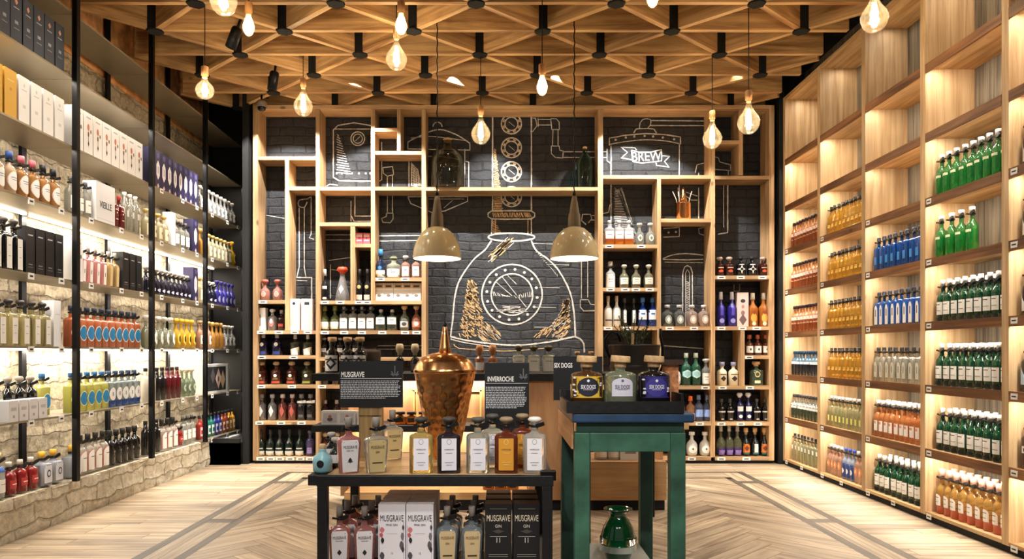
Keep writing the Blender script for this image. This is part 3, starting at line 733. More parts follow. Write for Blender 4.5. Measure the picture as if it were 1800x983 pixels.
bottle('clear_label', 'squat', .038, .27, (218, 220, 214), tr=.8, labels=(('rect', .062, .09, .36, W), ('rect', .036, .006, .4, (120, 120, 126))), cap=('screw', (90, 90, 90), .03, 1.1), stag=True)
bottle('pink_strip', 'taper', .038, .28, (214, 150, 156), ex=4, ay=.8, tr=.65, labels=(('taper', .04, .15, .36, W), ('rect', .008, .03, .36, (60, 60, 64))), cap=('screw', (170, 166, 160), .04, 1.2), stag=True)
bottle('gold_strip', 'taper', .038, .28, (206, 176, 120), ex=4, ay=.8, tr=.6, labels=(('taper', .04, .15, .36, (214, 190, 140)),), cap=('screw', (170, 166, 160), .04, 1.2), stag=True)
bottle('orange_disc', 'block', .0478, .29, (200, 112, 74), ex=5, ay=.75, tr=.3, labels=(('round', .09, .115, .38, W), ('round', .079, .10, .38, (40, 132, 190)), ('rect', .02, .008, .58, (240, 200, 170))), cap=('screw', (30, 40, 60), .036, 1.1), stag=True)
bottle('yellow_disc', 'block', .05, .28, (206, 204, 110), ex=5, ay=.75, tr=.5, labels=(('round', .094, .11, .36, (226, 226, 160)), ('round', .082, .096, .36, (40, 132, 190))), cap=('screw', (34, 90, 140), .032, 1.1), stag=True)
bottle('aqua_disc', 'block', .05, .28, (170, 186, 190), ex=5, ay=.75, tr=.7, fill=.2, fillcol=(20, 80, 170), labels=(('round', .088, .10, .4, (236, 236, 236)), ('rect', .02, .03, .4, (150, 160, 180))), cap=('screw', (34, 60, 90), .032, 1.1), stag=True)
bottle('oval_sage', 'round', .042, .28, (176, 182, 160), tr=.7, labels=(('hex', .045, .12, .36, W), ('rect', .012, .03, .36, (90, 90, 90))), cap=('knob', (190, 186, 176), .05, 1.2))
bottle('oval_gold', 'round', .042, .28, (214, 170, 40), tr=.5, labels=(('hex', .045, .12, .36, (230, 200, 90)), ('hex', .03, .07, .36, (40, 36, 30))), cap=('knob', (206, 160, 40), .05, 1.2))
bottle('navy_faceted', 'round', .04, .24, (28, 28, 48), tr=.3, labels=(('round', .05, .028, .22, (206, 206, 226)),), cap=('knob', (150, 146, 140), .04, 1.2), stag=True)
bottle('lowband_black', 'squat', .04, .27, (24, 24, 24), tr=.2, labels=(('rect', .03, .02, .6, (90, 86, 80)),), cap=('knob', (130, 120, 110), .04, 1.2), stag=True)
carton('lowwhite_box', .085, .085, .13, (226, 226, 228), (('rect', .05, .02, .6, (190, 190, 196)), ('round', .02, .02, .25, (170, 170, 178))))
bottle('red_small', 'squat', .042, .20, (150, 30, 34), tr=.3, labels=(('rect', .06, .05, .36, (190, 60, 60)), ('rect', .04, .006, .36, W)), cap=('screw', (206, 200, 190), .03, 1.1), stag=True)
bottle('bluecork', 'squat', .045, .27, (196, 210, 220), tr=.8, labels=(('rect', .076, .08, .3, W), ('rect', .04, .004, .34, (180, 120, 110)), ('rect', .05, .03, .72, (40, 80, 150))), cap=('cork', 'cork', .04, 1.2), stag=True)
bottle('wreath', 'block', .05, .22, (190, 196, 210), ex=5, tr=.6, labels=(('rect', .08, .12, .4, (214, 216, 226)), ('round', .04, .05, .4, (60, 70, 110)), ('round', .025, .03, .4, (214, 216, 226))), cap=('screw', (214, 170, 60), .04, 1.2), stag=True)
bottle('redrim', 'squat', .044, .28, (214, 206, 196), tr=.7, labels=(('arch', .076, .15, .38, (190, 90, 80)), ('arch', .07, .145, .37, W), ('rect', .04, .006, .46, (90, 90, 96))), cap=('screw', (28, 28, 28), .045, 1.2), stag=True)
bottle('black_squat', 'squat', .042, .27, (18, 18, 20), tr=.15, labels=(('round', .02, .02, .45, (120, 120, 124)), ('rect', .04, .01, .3, (70, 70, 74))), cap=('screw', (22, 22, 24), .045, 1.4))
bottle('wine_red', 'slim', .036, .29, (92, 20, 30), tr=.3, labels=(('rect', .03, .012, .74, (206, 196, 190)),), cap=('screw', (40, 20, 24), .03, 1.0))
bottle('bone', 'slim', .036, .29, (206, 200, 186), tr=.1, labels=(('rect', .03, .012, .74, (150, 146, 140)),), cap=('screw', (40, 30, 30), .03, 1.0))
bottle('black_slim', 'slim', .036, .29, (20, 20, 22), tr=.1, labels=(('rect', .03, .012, .74, (180, 180, 176)),), cap=('screw', (22, 22, 24), .03, 1.0))
bottle('herb', 'round', .04, .27, (130, 150, 126), tr=.7, labels=(('round', .05, .07, .36, (170, 176, 160)), ('diamond', .02, .03, .36, (40, 70, 50))), cap=('knob', (170, 160, 140), .04, 1.2))
bottle('silverleaf', 'round', .038, .26, (222, 222, 224), tr=.75, labels=(('rect', .055, .09, .36, W), ('diamond', .03, .05, .36, (60, 60, 66))), cap=('knob', (190, 186, 180), .04, 1.2))
bottle('creamgold', 'squat', .038, .26, (226, 216, 180), tr=.6, labels=(('rect', .056, .10, .36, (232, 224, 196)), ('diamond', .016, .04, .36, (50, 46, 40))), cap=('knob', (190, 160, 90), .04, 1.2))
bottle('golden', 'round', .04, .28, (206, 150, 70), tr=.5, labels=(('round', .04, .08, .4, (150, 100, 40)),), cap=('knob', (190, 150, 80), .05, 1.2))
bottle('violet', 'round', .038, .27, (70, 64, 170), tr=.45, labels=(('round', .05, .07, .3, (200, 200, 236)),), cap=('knob', (40, 36, 110), .045, 1.2))
bottle('roseplain', 'gin', .036, .28, (226, 180, 150), tr=.6, labels=(('rect', .05, .09, .36, (236, 220, 206)), ('rect', .02, .03, .36, (50, 60, 120))), cap=('cork', 'cork', .04, 1.1))
for nm, c1, c2 in (('scarlet', (170, 40, 40), (230, 200, 190)), ('teal', (30, 110, 100), (220, 230, 220)), ('cobalt', (40, 60, 150), (226, 226, 240)), ('ochre', (206, 150, 50), (240, 226, 190)), ('rust', (150, 70, 40), (236, 216, 200))):
    bottle('mini_'+nm, 'squat', .034, .24, c1, tr=.2, labels=(('rect', .05, .09, .36, c2), ('rect', .04, .04, .34, c1)), cap=('screw', (30, 30, 32), .03, 1.1))

def lrow(bay, lvl, items, y0=None, y1=None, back=0):
    """items from the near end (left in view): (key, count, description)"""
    ya = (y0 if y0 is not None else LEDGE[bay]+.06); yb = (y1 if y1 is not None else LEDGE[bay+1]-.05)
    ws = [KINDS[k][4]*2 for k, n, d in items for _ in range(n)]
    gap = (yb-ya-sum(ws))/max(1, len(ws)-1) if len(ws) > 1 else 0
    y = ya; i = 0
    for k, n, d in items:
        for _ in range(n):
            w = KINDS[k][4]*2
            dep = min(.09, max(.052, w/2))
            if k == 'photo_box': dep = .07
            if KINDS[k][0] == 'gift_box' and k != 'photo_box': dep = .055
            place(k, (LF-.03-dep-back, y+w/2, LLV[lvl]+.0), PI/2+random.uniform(-.03, .03), d, f'{UP[7-lvl]}, {LBAY[bay]}', 'stock on the left wall')
            y += w+gap
lrow(0, 1, [('navy_box', 9, 'tall slate grey box')]); lrow(0, 2, [('yellow_box', 4, 'tall yellow box'), ('white_box', 4, 'tall white box')])
lrow(0, 3, [('heart_red', 3, 'amber bottle with red cap'), ('heart_blue', 2, 'bottle with blue cap'), ('heart_pink', 2, 'amber bottle with pink cap'), ('heart_blackc', 2, 'amber bottle with black cap')])
lrow(0, 4, [('strip_black', 6, 'black bottle with tall white label'), ('black_box', 4, 'plain black box')])
lrow(0, 5, [('strip_gold', 8, 'pale gold bottle with tall label'), ('slim_white_box', 1, 'slim white box at row end')], y1=4.96)
lrow(0, 6, [('lowband_black', 4, 'squat black bottle'), ('clear_label', 1, 'clear bottle with white label'), ('lowband_black', 3, 'squat black bottle'), ('yellow_disc', 1, 'yellow bottle with blue disc')], back=.075)
lrow(0, 7, [('bluecork', 4, 'clear bottle with cork and blue'), ('red_small', 3, 'short dark red bottle'), ('wreath', 2, 'flask with blue wreath label')])
for q in range(4):   # white cartons stacked in front of the black bottles
    place('lowwhite_box', (LF-.048, 4.42+q*.095, LLV[6]), PI/2, 'small white carton', 'second shelf up, nearest left bay', 'stock on the left wall')
lrow(1, 2, [('floral_box', 8, 'tall white box with flowers')])
lrow(1, 3, [('clear_label', 3, 'clear bottle with white label'), ('vieille_box', 1, 'wide white box lettered VIEILLE'), ('ruby_pair', 2, 'dark red square bottle'), ('clear_tall', 3, 'tall clear bottle')])
lrow(1, 4, [('floral_box', 1, 'white box with flowers'), ('pink_strip', 4, 'pink bottle with white label'), ('gold_strip', 2, 'golden brown bottle'), ('black_box', 3, 'plain black box')])
lrow(1, 5, [('orange_disc', 10, 'orange bottle with blue disc')]); lrow(1, 6, [('yellow_disc', 5, 'yellow bottle with blue disc'), ('aqua_disc', 5, 'clear blue bottle with white disc')])
lrow(1, 7, [('wreath', 1, 'flask with gold cap'), ('redrim', 4, 'bottle with tall white label'), ('black_squat', 5, 'squat black bottle')])
lrow(2, 2, [('oval_box', 9, 'navy box with white oval')])
lrow(2, 3, [('creamgold', 4, 'cream labelled bottle'), ('slim_white_box', 1, 'slim white box'), ('clear_label', 3, 'clear bottle with white label'), ('oval_box', 1, 'dark box with white oval')])
lrow(2, 4, [('navy_faceted', 10, 'faceted navy bottle'), ('oval_box', 1, 'navy box with white oval')])
lrow(2, 5, [('oval_sage', 5, 'sage bottle with pointed label'), ('oval_gold', 4, 'yellow bottle with pointed label')])
lrow(2, 6, [('bone', 2, 'bone white slim bottle'), ('black_slim', 2, 'slim black bottle'), ('wine_red', 3, 'slim wine red bottle'), ('herb', 3, 'round herb green bottle')])
lrow(2, 7, [('black_slim', 3, 'slim dark bottle'), ('redrim', 3, 'bottle with tall white label'), ('red_small', 1, 'short dark red bottle'), ('clear_label', 3, 'clear bottle with white label')])
lrow(3, 2, [('silverleaf', 9, 'silvery bottle with leaf label')]); lrow(3, 3, [('golden', 2, 'golden round bottle'), ('creamgold', 6, 'cream labelled bottle'), ('oval_gold', 1, 'yellow bottle with pointed label')])
lrow(3, 4, [('creamgold', 2, 'cream labelled bottle'), ('navy_faceted', 2, 'faceted navy bottle'), ('violet', 5, 'violet blue bottle')])
lrow(3, 5, [('roseplain', 3, 'rose bottle with cork'), ('golden', 3, 'golden round bottle'), ('silverleaf', 3, 'silvery bottle with leaf label')])
lrow(3, 6, [('photo_box', 1, 'wide box printed with dark photograph')], y0=7.36, y1=7.98)
lrow(3, 7, [('mini_'+k, 2, f'short {k} bottle') for k in ('scarlet', 'teal', 'cobalt', 'rust', 'ochre')])
# ------------------------------------------------------------------ back wall shelving
YF = 7.53
def fx(x): return (x-880)*YF/F
def fz(y): return EYE-(y-620)*YF/F
bu = empty('wall_shelving', (fx(900), YF, 0))
tag(bu, 'large pine shelving grid covering the chalk-drawn black back wall', 'shelving')
def bb(name, x0, x1, y0, y1, m, dz=0):
    o = board(name, fx(x0), fx(x1), YF, YB-.006, fz(y1), fz(y0), m, bu); o.location -= bu.location; return o
for x0, x1, y0, y1 in ((444.5, 453.5, 185, 810), (555, 562, 192, 804), (1051, 1060, 192, 804), (741, 748.5, 192, 804), (1250, 1257, 192, 804), (1352, 1361, 185, 810),
        (501, 508, 281, 581), (652, 659, 192, 528.6), (698, 704, 192, 265.5), (616, 624, 398, 528.6), (1299, 1306, 192, 308), (1155.5, 1162, 315, 804), (1302, 1309, 580, 679)):
    bb('upright', x0, x1, y0, y1, UZ)
for x0, x1, y in ((453.5, 1352, 185), (453.5, 555, 275), (508, 555, 328), (562, 652, 328.5), (659, 741, 328.5), (748.5, 1051, 329), (659, 698, 225), (659, 741, 265.5),
        (562, 652, 391), (624, 652, 428.5), (453.5, 501, 527.5), (659, 741, 488), (562, 741, 528.6), (453.5, 555, 581), (562, 741, 581),
        (453.5, 555, 625), (453.5, 555, 676.5), (453.5, 555, 740.5), (453.5, 555, 803.5), (562, 741, 628), (562, 741, 677), (562, 741, 741), (562, 741, 803.5),
        (1060, 1250, 308), (1257, 1352, 309), (1257, 1299, 247), (1162, 1250, 384.5), (1060, 1155.5, 430), (1060, 1155.5, 506), (1060, 1155.5, 574), (1162, 1250, 574), (1257, 1352, 574),
        (1257, 1352, 484.5), (1309, 1352, 625), (1162, 1250, 678.5), (1257, 1352, 678.5), (1060, 1155.5, 678.5), (1162, 1250, 742), (1257, 1352, 742), (1060, 1155.5, 742),
        (1162, 1250, 803.5), (1257, 1352, 803.5), (1060, 1155.5, 803.5), (748.5, 1051, 803.5)):
    bb('shelf', x0, x1, y, y+6.3, UX)
o = board('toe_kick', fx(446), fx(1360), YF+.03, YB-.003, 0, fz(811), BLKM, bu); o.location -= bu.location
tgs = [(462, 529), (459, 582.5), (490, 582.5), (518, 582.5), (541, 582.5), (571, 530), (598, 530), (631, 530), (645, 530), (669, 489), (712, 489), (571, 583), (605, 583), (636, 583), (672, 583), (712, 583), (732, 583),
       (460, 626.5), (516, 626.5), (459, 678), (513, 678), (456, 742), (494, 742), (530, 742), (458, 805), (476, 805), (492, 805), (510, 805), (528, 805), (545, 805), (566, 678),
       (1071, 431.5), (1127, 431.5), (1073, 507.5), (1099, 507.5), (1118, 507.5), (1142, 507.5), (1069, 575.5), (1102, 575.5), (1177, 575.5), (1220, 575.5), (1268, 575.5), (1305, 575.5), (1330, 575.5), (1268, 486), (1302, 486), (1340, 486),
       (1317, 626.5), (1240, 680), (1270, 680), (1318, 680), (1230, 743.5), (1268, 743.5), (1302, 743.5), (1332, 743.5), (1216, 805), (1268, 805), (1312, 805)]
for x, y in tgs:
    t = MB().box(-.042, .042, -.002, 0, -.016, .016, 0).box(-.024, .024, -.0026, -.002, -.005, .005, 1).obj('price_tag', [WHITE, INK], bu)
    t.location = Vector((fx(x), YF-.0005, fz(y+2)))-bu.location

YS = 7.62
def sx(x): return (x-880)*YS/F
def bk(key, xs, ysh, desc, where, rz=0, dy=0):
    for x in xs: place(key, (sx(x), YS+dy, fz(ysh)), rz+random.uniform(-.08, .08), desc, where+' of back wall', 'stock on the back wall shelves')
def bt(key, sh, wpx, hpx, col, **k):
    bottle(key, sh, wpx/168/2, hpx/168, col, **k)
def lb(c=W, w=.07, h=.07, z=.3, k='rect', ink=True):
    l = [(k, w, h, z, c)]
    if ink: l += [('rect', w*.5, .006, z+.06, (90, 90, 96)), ('rect', w*.4, .004, z-.05, (120, 120, 126))]
    return tuple(l)
bt('b_ornate', 'round', 18, 37, (210, 150, 140), tr=.6, cap=('knob', (170, 90, 80), .05, 1.3), labels=lb((206, 170, 160), .05, .06, .35, 'round'))
carton('b_whitebox', .105, .09, .235, (230, 228, 224), (('rect', .012, .12, .45, (130, 126, 124)),))
carton('b_bag', .115, .09, .33, (236, 234, 232), (('round', .03, .03, .85, (40, 40, 40)), ('rect', .08, .16, .4, (214, 212, 210))))
carton('b_pinkbag', .115, .09, .33, (230, 206, 204), (('rect', .1, .09, .85, W), ('rect', .05, .03, .85, (50, 50, 50)), ('taper', .04, .12, .4, (240, 230, 230))))
bt('b_floral', 'squat', 16, 38, (216, 206, 206), tr=.8, labels=(('round', .05, .08, .4, (206, 120, 120)), ('round', .03, .05, .5, W)), cap=('knob', (200, 196, 190), .04, 1.2))
bt('b_darkred', 'squat', 15, 36, (40, 18, 18), tr=.3, labels=lb((190, 60, 50), .05, .03, .3), cap=('screw', (150, 140, 140), .04, 1.1))
bt('b_navy', 'squat', 18, 37, (20, 24, 60), tr=.3, labels=(('rect', .07, .03, .14, (40, 56, 130)), ('round', .04, .04, .6, (200, 196, 180))), cap=('screw', (190, 190, 190), .04, 1.0))
bt('b_slant', 'taper', 18, 37, (60, 60, 44), tr=.5, labels=(('slant', .09, .085, .25, W),), cap=('foil', (206, 206, 200), .05, 1.0))
bt('b_redgold', 'squat', 20, 40, (70, 26, 20), tr=.4, labels=(('rect', .08, .022, .12, (190, 70, 50)), ('round', .035, .03, .46, W), ('rect', .05, .02, .3, (120, 90, 40))), cap=('knob', (170, 150, 120), .05, 1.1))
bt('b_olive', 'squat', 20, 40, (60, 56, 30), tr=.4, labels=(('rect', .08, .022, .12, (150, 150, 70)), ('round', .035, .03, .46, W)), cap=('knob', (150, 140, 110), .05, 1.1))
bt('b_silver', 'gin', 16, 46, (150, 152, 156), tr=.6, labels=(('diamond', .05, .12, .4, (220, 220, 224)),), cap=('screw', (150, 150, 154), .04, 1.1))
bt('b_copperg', 'gin', 16, 46, (130, 70, 60), tr=.5, labels=(('diamond', .05, .12, .4, (170, 90, 80)),), cap=('screw', (190, 180, 176), .04, 1.1))
bt('b_black', 'gin', 16, 46, (20, 22, 26), tr=.2, labels=(('slant', .09, .03, .8, W), ('rect', .05, .03, .2, (90, 92, 96))), cap=('screw', (120, 120, 122), .04, 1.1))
bt('b_bottomlabel', 'round', 17, 46, (24, 44, 38), tr=.4, labels=(('rect', .085, .05, .12, (220, 224, 220)), ('rect', .06, .012, .34, (190, 190, 190))), cap=('foil', (40, 40, 40), .05, 1.0))
bt('b_purple', 'squat', 14, 44, (90, 80, 130), tr=.5, labels=lb((150, 130, 190), .05, .06, .25), cap=('knob', (80, 80, 90), .04, 1.1))
carton('b_tin', .07, .06, .12, (206, 90, 110), (('rect', .06, .03, .75, (230, 190, 196)), ('rect', .05, .012, .35, (230, 200, 200)), ('round', .02, .02, .55, (150, 40, 60))), name='tin')
bt('b_blacktall', 'wine', 13, 56, (20, 20, 24), tr=.2, labels=(('rect', .05, .03, .5, (200, 200, 204)), ('rect', .04, .02, .1, W)), cap=('foil', (190, 190, 190), .07, 1.0))
bt('b_pyramid', 'cone', 26, 60, (196, 196, 196), tr=.75, labels=(('diamond', .05, .09, .4, (226, 226, 226)), ('rect', .004, .16, .4, (110, 110, 110))), cap=('knob', (220, 70, 40), .07, 1.5))
bt('b_blackgold', 'wine', 14, 56, (16, 16, 18), tr=.15, labels=(('rect', .06, .05, .14, (210, 200, 190)), ('round', .04, .04, .52, (190, 170, 120))), cap=('foil', (24, 24, 26), .07, 1.0))
bt('b_bluecap', 'round', 20, 51, (20, 34, 60), tr=.35, labels=(('rect', .10, .07, .18, W), ('round', .04, .04, .42, (60, 120, 190))), cap=('foil', (50, 120, 190), .07, 1.1))
bt('b_wide', 'squat', 25, 38, (206, 210, 190), tr=.75, labels=(('rect', .13, .09, .24, W), ('rect', .05, .01, .3, (120, 120, 110))), cap=('knob', (120, 126, 90), .04, 1.0))
bt('b_pinklabel', 'squat', 16, 40, (216, 160, 140), tr=.7, labels=lb((236, 226, 220), .07, .10, .34), cap=('knob', (206, 206, 200), .04, 1.2), stag=True)
carton('b_smallcarton', .096, .09, .185, (232, 228, 222), (('rect', .09, .05, .84, (190, 160, 124)), ('rect', .06, .02, .82, (60, 54, 50)), ('round', .04, .03, .3, (130, 124, 120)), ('rect', .09, .003, .55, (150, 146, 140))))
bt('b_greenwhite', 'round', 18, 43, (150, 160, 110), tr=.75, labels=(('rect', .098, .075, .24, (234, 236, 230)),), cap=('foil', (110, 120, 60), .05, 1.2))
bt('b_square', 'block', 15, 42, (206, 208, 208), ex=5, tr=.8, labels=lb(W, .075, .11, .34), cap=('screw', (150, 150, 154), .03, 1.1), stag=True)
bt('b_upper', 'block', 18, 37, (120, 140, 124), ex=5, tr=.7, labels=lb(W, .09, .07, .5), cap=('screw', (190, 190, 190), .03, 1.1))
bt('b_corked', 'round', 18, 43, (196, 206, 196), tr=.8, labels=(('rect', .08, .06, .28, (206, 208, 206)), ('round', .05, .04, .3, (70, 80, 80))), cap=('cork', 'cork', .04, 1.3))
bt('b_corkred', 'round', 18, 43, (190, 130, 110), tr=.6, labels=(('rect', .08, .06, .28, (220, 130, 100)), ('round', .05, .04, .3, W)), cap=('cork', 'cork', .04, 1.3))
bt('b_amberw', 'block', 17, 44, (206, 208, 210), ex=5, tr=.6, fill=.42, fillcol=(230, 130, 30), labels=(('rect', .085, .075, .44, W), ('rect', .05, .01, .46, (110, 110, 110)), ('rect', .09, .014, .22, (120, 50, 20))), cap=('screw', (200, 200, 200), .03, 1.1))
bt('b_clearround', 'round', 17, 40, (200, 204, 196), tr=.8, labels=(('round', .05, .07, .36, (190, 196, 180)), ('diamond', .03, .04, .36, (90, 96, 84))), cap=('knob', (190, 190, 180), .04, 1.1))
bt('b_clearlabel', 'gin', 17, 47, (226, 228, 228), tr=.6, labels=lb(W, .09, .14, .32), cap=('foil', (210, 210, 210), .05, 1.1), stag=True)
bt('b_moon', 'round', 18, 42, (150, 146, 120), tr=.7, labels=lb((220, 216, 206), .08, .07, .34), cap=('knob', (200, 200, 190), .04, 1.1))
bt('b_whitebottle', 'tall', 14, 54, (236, 234, 228), tr=0, labels=(('rect', .07, .012, .24, (60, 56, 54)),), cap=('screw', (214, 200, 180), .06, 1.1))
bt('b_slimdark', 'tall', 12, 50, (24, 26, 28), tr=.3, labels=lb((226, 226, 226), .03, .13, .4), cap=('foil', (60, 60, 60), .05, 1.0))
bt('b_bluew', 'gin', 16, 51, (30, 80, 190), tr=.5, labels=(('rect', .085, .10, .46, W), ('rect', .04, .02, .5, (60, 110, 190))), cap=('foil', (60, 110, 170), .05, 1.0))
bt('b_greyclear', 'squat', 20, 38, (120, 126, 124), tr=.7, labels=(('round', .07, .09, .36, (160, 164, 160)), ('diamond', .04, .06, .36, W)), cap=('screw', (190, 190, 190), .03, 1.3))
bt('b_pinkclear', 'squat', 20, 38, (206, 186, 176), tr=.7, labels=(('round', .07, .09, .36, (200, 180, 170)), ('round', .04, .05, .36, W)), cap=('screw', (200, 200, 200), .03, 1.3))
bt('b_redorn', 'squat', 17, 34, (60, 26, 22), tr=.4, labels=(('round', .05, .03, .3, (200, 80, 50)), ('rect', .06, .01, .5, (210, 170, 150))), cap=('knob', (190, 170, 160), .04, 1.2))
bt('b_crossed', 'squat', 17, 34, (16, 18, 22), tr=.2, labels=(('diamond', .03, .10, .4, W), ('diamond', .09, .035, .4, W), ('round', .03, .03, .4, (20, 22, 26)), ('rect', .05, .012, .66, (190, 190, 190))), cap=('screw', (24, 24, 26), .03, 1.2))
bt('b_violettall', 'tall', 16, 61, (50, 44, 150), tr=.45, labels=(('round', .05, .05, .2, (150, 150, 220)), ('rect', .03, .1, .55, (80, 70, 180))), cap=('foil', (206, 204, 214), .08, 1.1))
carton('b_floralbox', .115, .08, .355, (226, 200, 194), (('round', .05, .04, .75, (60, 50, 50)), ('round', .04, .05, .4, (150, 110, 110)), ('diamond', .08, .12, .2, (110, 90, 90)), ('round', .03, .04, .58, (190, 130, 130))))
bt('b_orangetall', 'tall', 18, 59, (214, 130, 50), tr=.5, labels=(('round', .06, .10, .3, (240, 170, 80)), ('diamond', .06, .05, .5, (150, 70, 30)), ('round', .04, .04, .1, (230, 214, 190))), cap=('foil', (214, 206, 196), .07, 1.1))
bt('b_mahog', 'gin', 14, 36, (90, 40, 24), tr=.4, labels=(('rect', .075, .07, .34, W), ('round', .02, .025, .34, (60, 60, 70))), cap=('foil', (180, 90, 60), .04, 1.1))
bt('b_creambottle', 'squat', 17, 41, (232, 224, 196), tr=0, labels=(('diamond', .06, .06, .34, (50, 44, 40)), ('rect', .07, .008, .54, (110, 100, 90))), cap=('screw', (160, 160, 200), .04, 1.5))
bt('b_greengold', 'block', 23, 42, (90, 110, 90), ex=5, ay=.6, tr=.6, labels=(('round', .06, .06, .55, (206, 186, 120)), ('round', .04, .04, .55, (60, 70, 60)), ('rect', .06, .03, .18, (230, 226, 180))), cap=('cork', 'cork', .05, 1.3))
bt('b_teal', 'tall', 17, 57, (40, 110, 84), tr=.6, labels=(('hex', .09, .09, .40, (190, 226, 226)), ('hex', .06, .06, .40, (150, 200, 206))), cap=('screw', (206, 220, 214), .05, 1.3))
bt('b_plainlabel', 'gin', 16, 47, (190, 194, 194), tr=.7, labels=lb(W, .085, .11, .3), cap=('knob', (190, 190, 190), .04, 1.2))
bt('b_orangecap', 'squat', 16, 44, (200, 150, 110), tr=.6, labels=lb((236, 196, 170), .08, .07, .22), cap=('foil', (230, 110, 50), .05, 1.2))
bt('b_bluelab', 'squat', 16, 46, (110, 130, 170), tr=.7, labels=(('rect', .085, .075, .36, (140, 170, 230)),), cap=('foil', (110, 130, 180), .05, 1.1))
bt('b_blackband', 'squat', 14, 39, (16, 16, 18), tr=.2, labels=(('rect', .07, .014, .5, (210, 210, 210)), ('rect', .03, .012, .12, (190, 190, 190))), cap=('screw', (70, 70, 70), .04, 1.1))
bt('b_delft', 'gin', 13, 50, (24, 24, 90), tr=.3, labels=(('rect', .06, .05, .5, W), ('round', .04, .035, .2, W)), cap=('knob', (220, 220, 220), .05, 1.2))
bt('b_whiteround', 'round', 20, 42, (222, 222, 218), tr=.3, labels=(('round', .085, .08, .32, W), ('diamond', .025, .03, .34, (90, 90, 90))), cap=('screw', (226, 226, 222), .035, 1.4))
bt('b_purplebase', 'round', 16, 53, (150, 156, 120), tr=.75, fill=.32, fillcol=(100, 70, 160), labels=(('rect', .06, .05, .14, (140, 120, 190)),), cap=('foil', (170, 170, 160), .06, 1.0))
bt('b_corkorange', 'round', 15, 49, (24, 34, 34), tr=.3, labels=(('rect', .07, .09, .34, (206, 120, 50)), ('diamond', .05, .06, .34, (110, 50, 30)), ('rect', .06, .02, .12, (60, 110, 110))), cap=('cork', 'cork', .07, 1.1))
bt('b_corkwhite', 'round', 15, 49, (24, 34, 34), tr=.3, labels=(('rect', .04, .09, .34, (210, 216, 220)), ('rect', .06, .02, .12, (60, 110, 110))), cap=('cork', 'cork', .07, 1.1))
bt('b_diamondlab', 'gin', 21, 64, (22, 20, 20), tr=.2, labels=(('rect', .105, .13, .22, W), ('diamond', .09, .10, .22, (36, 34, 36)), ('diamond', .05, .05, .22, W)), cap=('cork', 'cork', .08, 1.1))
bt('b_smalldark', 'squat', 14, 34, (22, 22, 26), tr=.3, labels=lb((190, 190, 196), .05, .04, .4), cap=('knob', (150, 150, 150), .03, 1.1))
bt('b_jugsq', 'block', 20, 47, (206, 204, 190), ex=5, tr=.75, labels=(('rect', .10, .13, .4, (226, 220, 206)), ('rect', .05, .006, .5, (130, 120, 110))), cap=('knob', (60, 54, 30), .05, 1.3))

S1, S2, S3 = 'left column', 'left middle column', 'under the small cubbies'
bk('b_ornate', (466, 488), 527.5, 'rosy ornate round bottle', 'top stocked shelf, left column')
bk('b_whitebox', (460,), 581, 'white carton', 'left column'); bk('b_floral', (479,), 581, 'floral clear bottle', 'left column'); bk('b_darkred', (495,), 581, 'dark red bottle', 'left column')
bk('b_bag', (519,), 581, 'tall white gift box', 'left column'); bk('b_pinkbag', (541,), 581, 'tall pink gift box', 'left column')
bk('b_navy', (463, 487), 625, 'round navy bottle', 'fourth shelf up, left column'); bk('b_slant', (519, 541), 625, 'bottle with slanted white label', 'fourth shelf up, left column')
bk('b_redgold', (460, 486, 513), 676.5, 'dark bottle with red band', 'third shelf up, left column'); bk('b_olive', (540,), 676.5, 'olive bottle with yellow band', 'third shelf up, left column')
bk('b_silver', (460, 479), 740.5, 'silvery grey bottle', 'second shelf up, left column'); bk('b_copperg', (497, 514), 740.5, 'reddish brown bottle', 'second shelf up, left column'); bk('b_black', (530, 546), 740.5, 'black bottle with white ribbon', 'second shelf up, left column')
bk('b_bottomlabel', (459, 475.5, 492, 509, 527), 803.5, 'dark round bottle, white base label', 'bottom shelf, left column'); bk('b_purple', (545,), 803.5, 'purple bottle', 'bottom shelf, left column')
bk('b_tin', (632, 645.5), 428.5, 'small pink tin', 'little cubby')
bk('b_blacktall', (571,), 528.6, 'tall black bottle', 'second column'); bk('b_pyramid', (602,), 528.6, 'conical bottle with red stopper', 'second column'); bk('b_blackgold', (632, 646), 528.6, 'tall black bottle with gold disc', 'second column')
bk('b_bluecap', (669,), 488, 'dark blue bottle, blue cap', 'third column'); bk('b_wide', (692,), 488, 'wide clear bottle', 'third column'); bk('b_pinklabel', (713, 731.5), 488, 'pinkish bottle with pale label', 'third column')
bk('b_smallcarton', (668, 684.5, 701, 717, 733), 528.6, 'small white and tan carton', 'third column')
bk('b_greenwhite', (571, 589), 581, 'greenish bottle with white label', 'shelf left of still drawing'); bk('b_square', (605, 621, 636.5, 652), 581, 'square clear bottle with label', 'shelf left of still drawing'); bk('b_upper', (670, 689.5), 581, 'grey green square bottle', 'shelf left of still drawing')
bk('b_corked', (711,), 581, 'round corked clear bottle', 'shelf left of still drawing'); bk('b_corkred', (732,), 581, 'round corked reddish bottle', 'shelf left of still drawing')
bk('b_smalldark', (570, 584, 598, 612, 625), 628, 'small dark bottle', 'shelf behind the counter, left')
bk('b_smalldark', (572, 590), 677, 'small dark bottle', 'third shelf, second column'); bk('b_redgold', (572, 592), 803.5, 'dark bottle with red band', 'bottom shelf, second column')
bk('b_darkred', (572, 592), 741, 'dark red bottle', 'second shelf, second column')
bk('b_amberw', (1071, 1088, 1105), 430, 'amber bottle with white label', 'right column'); bk('b_clearround', (1124, 1143), 430, 'clear round bottle', 'right column')
bk('b_clearlabel', (1073,), 506, 'clear bottle with tall label', 'right column'); bk('b_moon', (1097, 1118, 1140), 506, 'round bottle with pale label', 'right column')
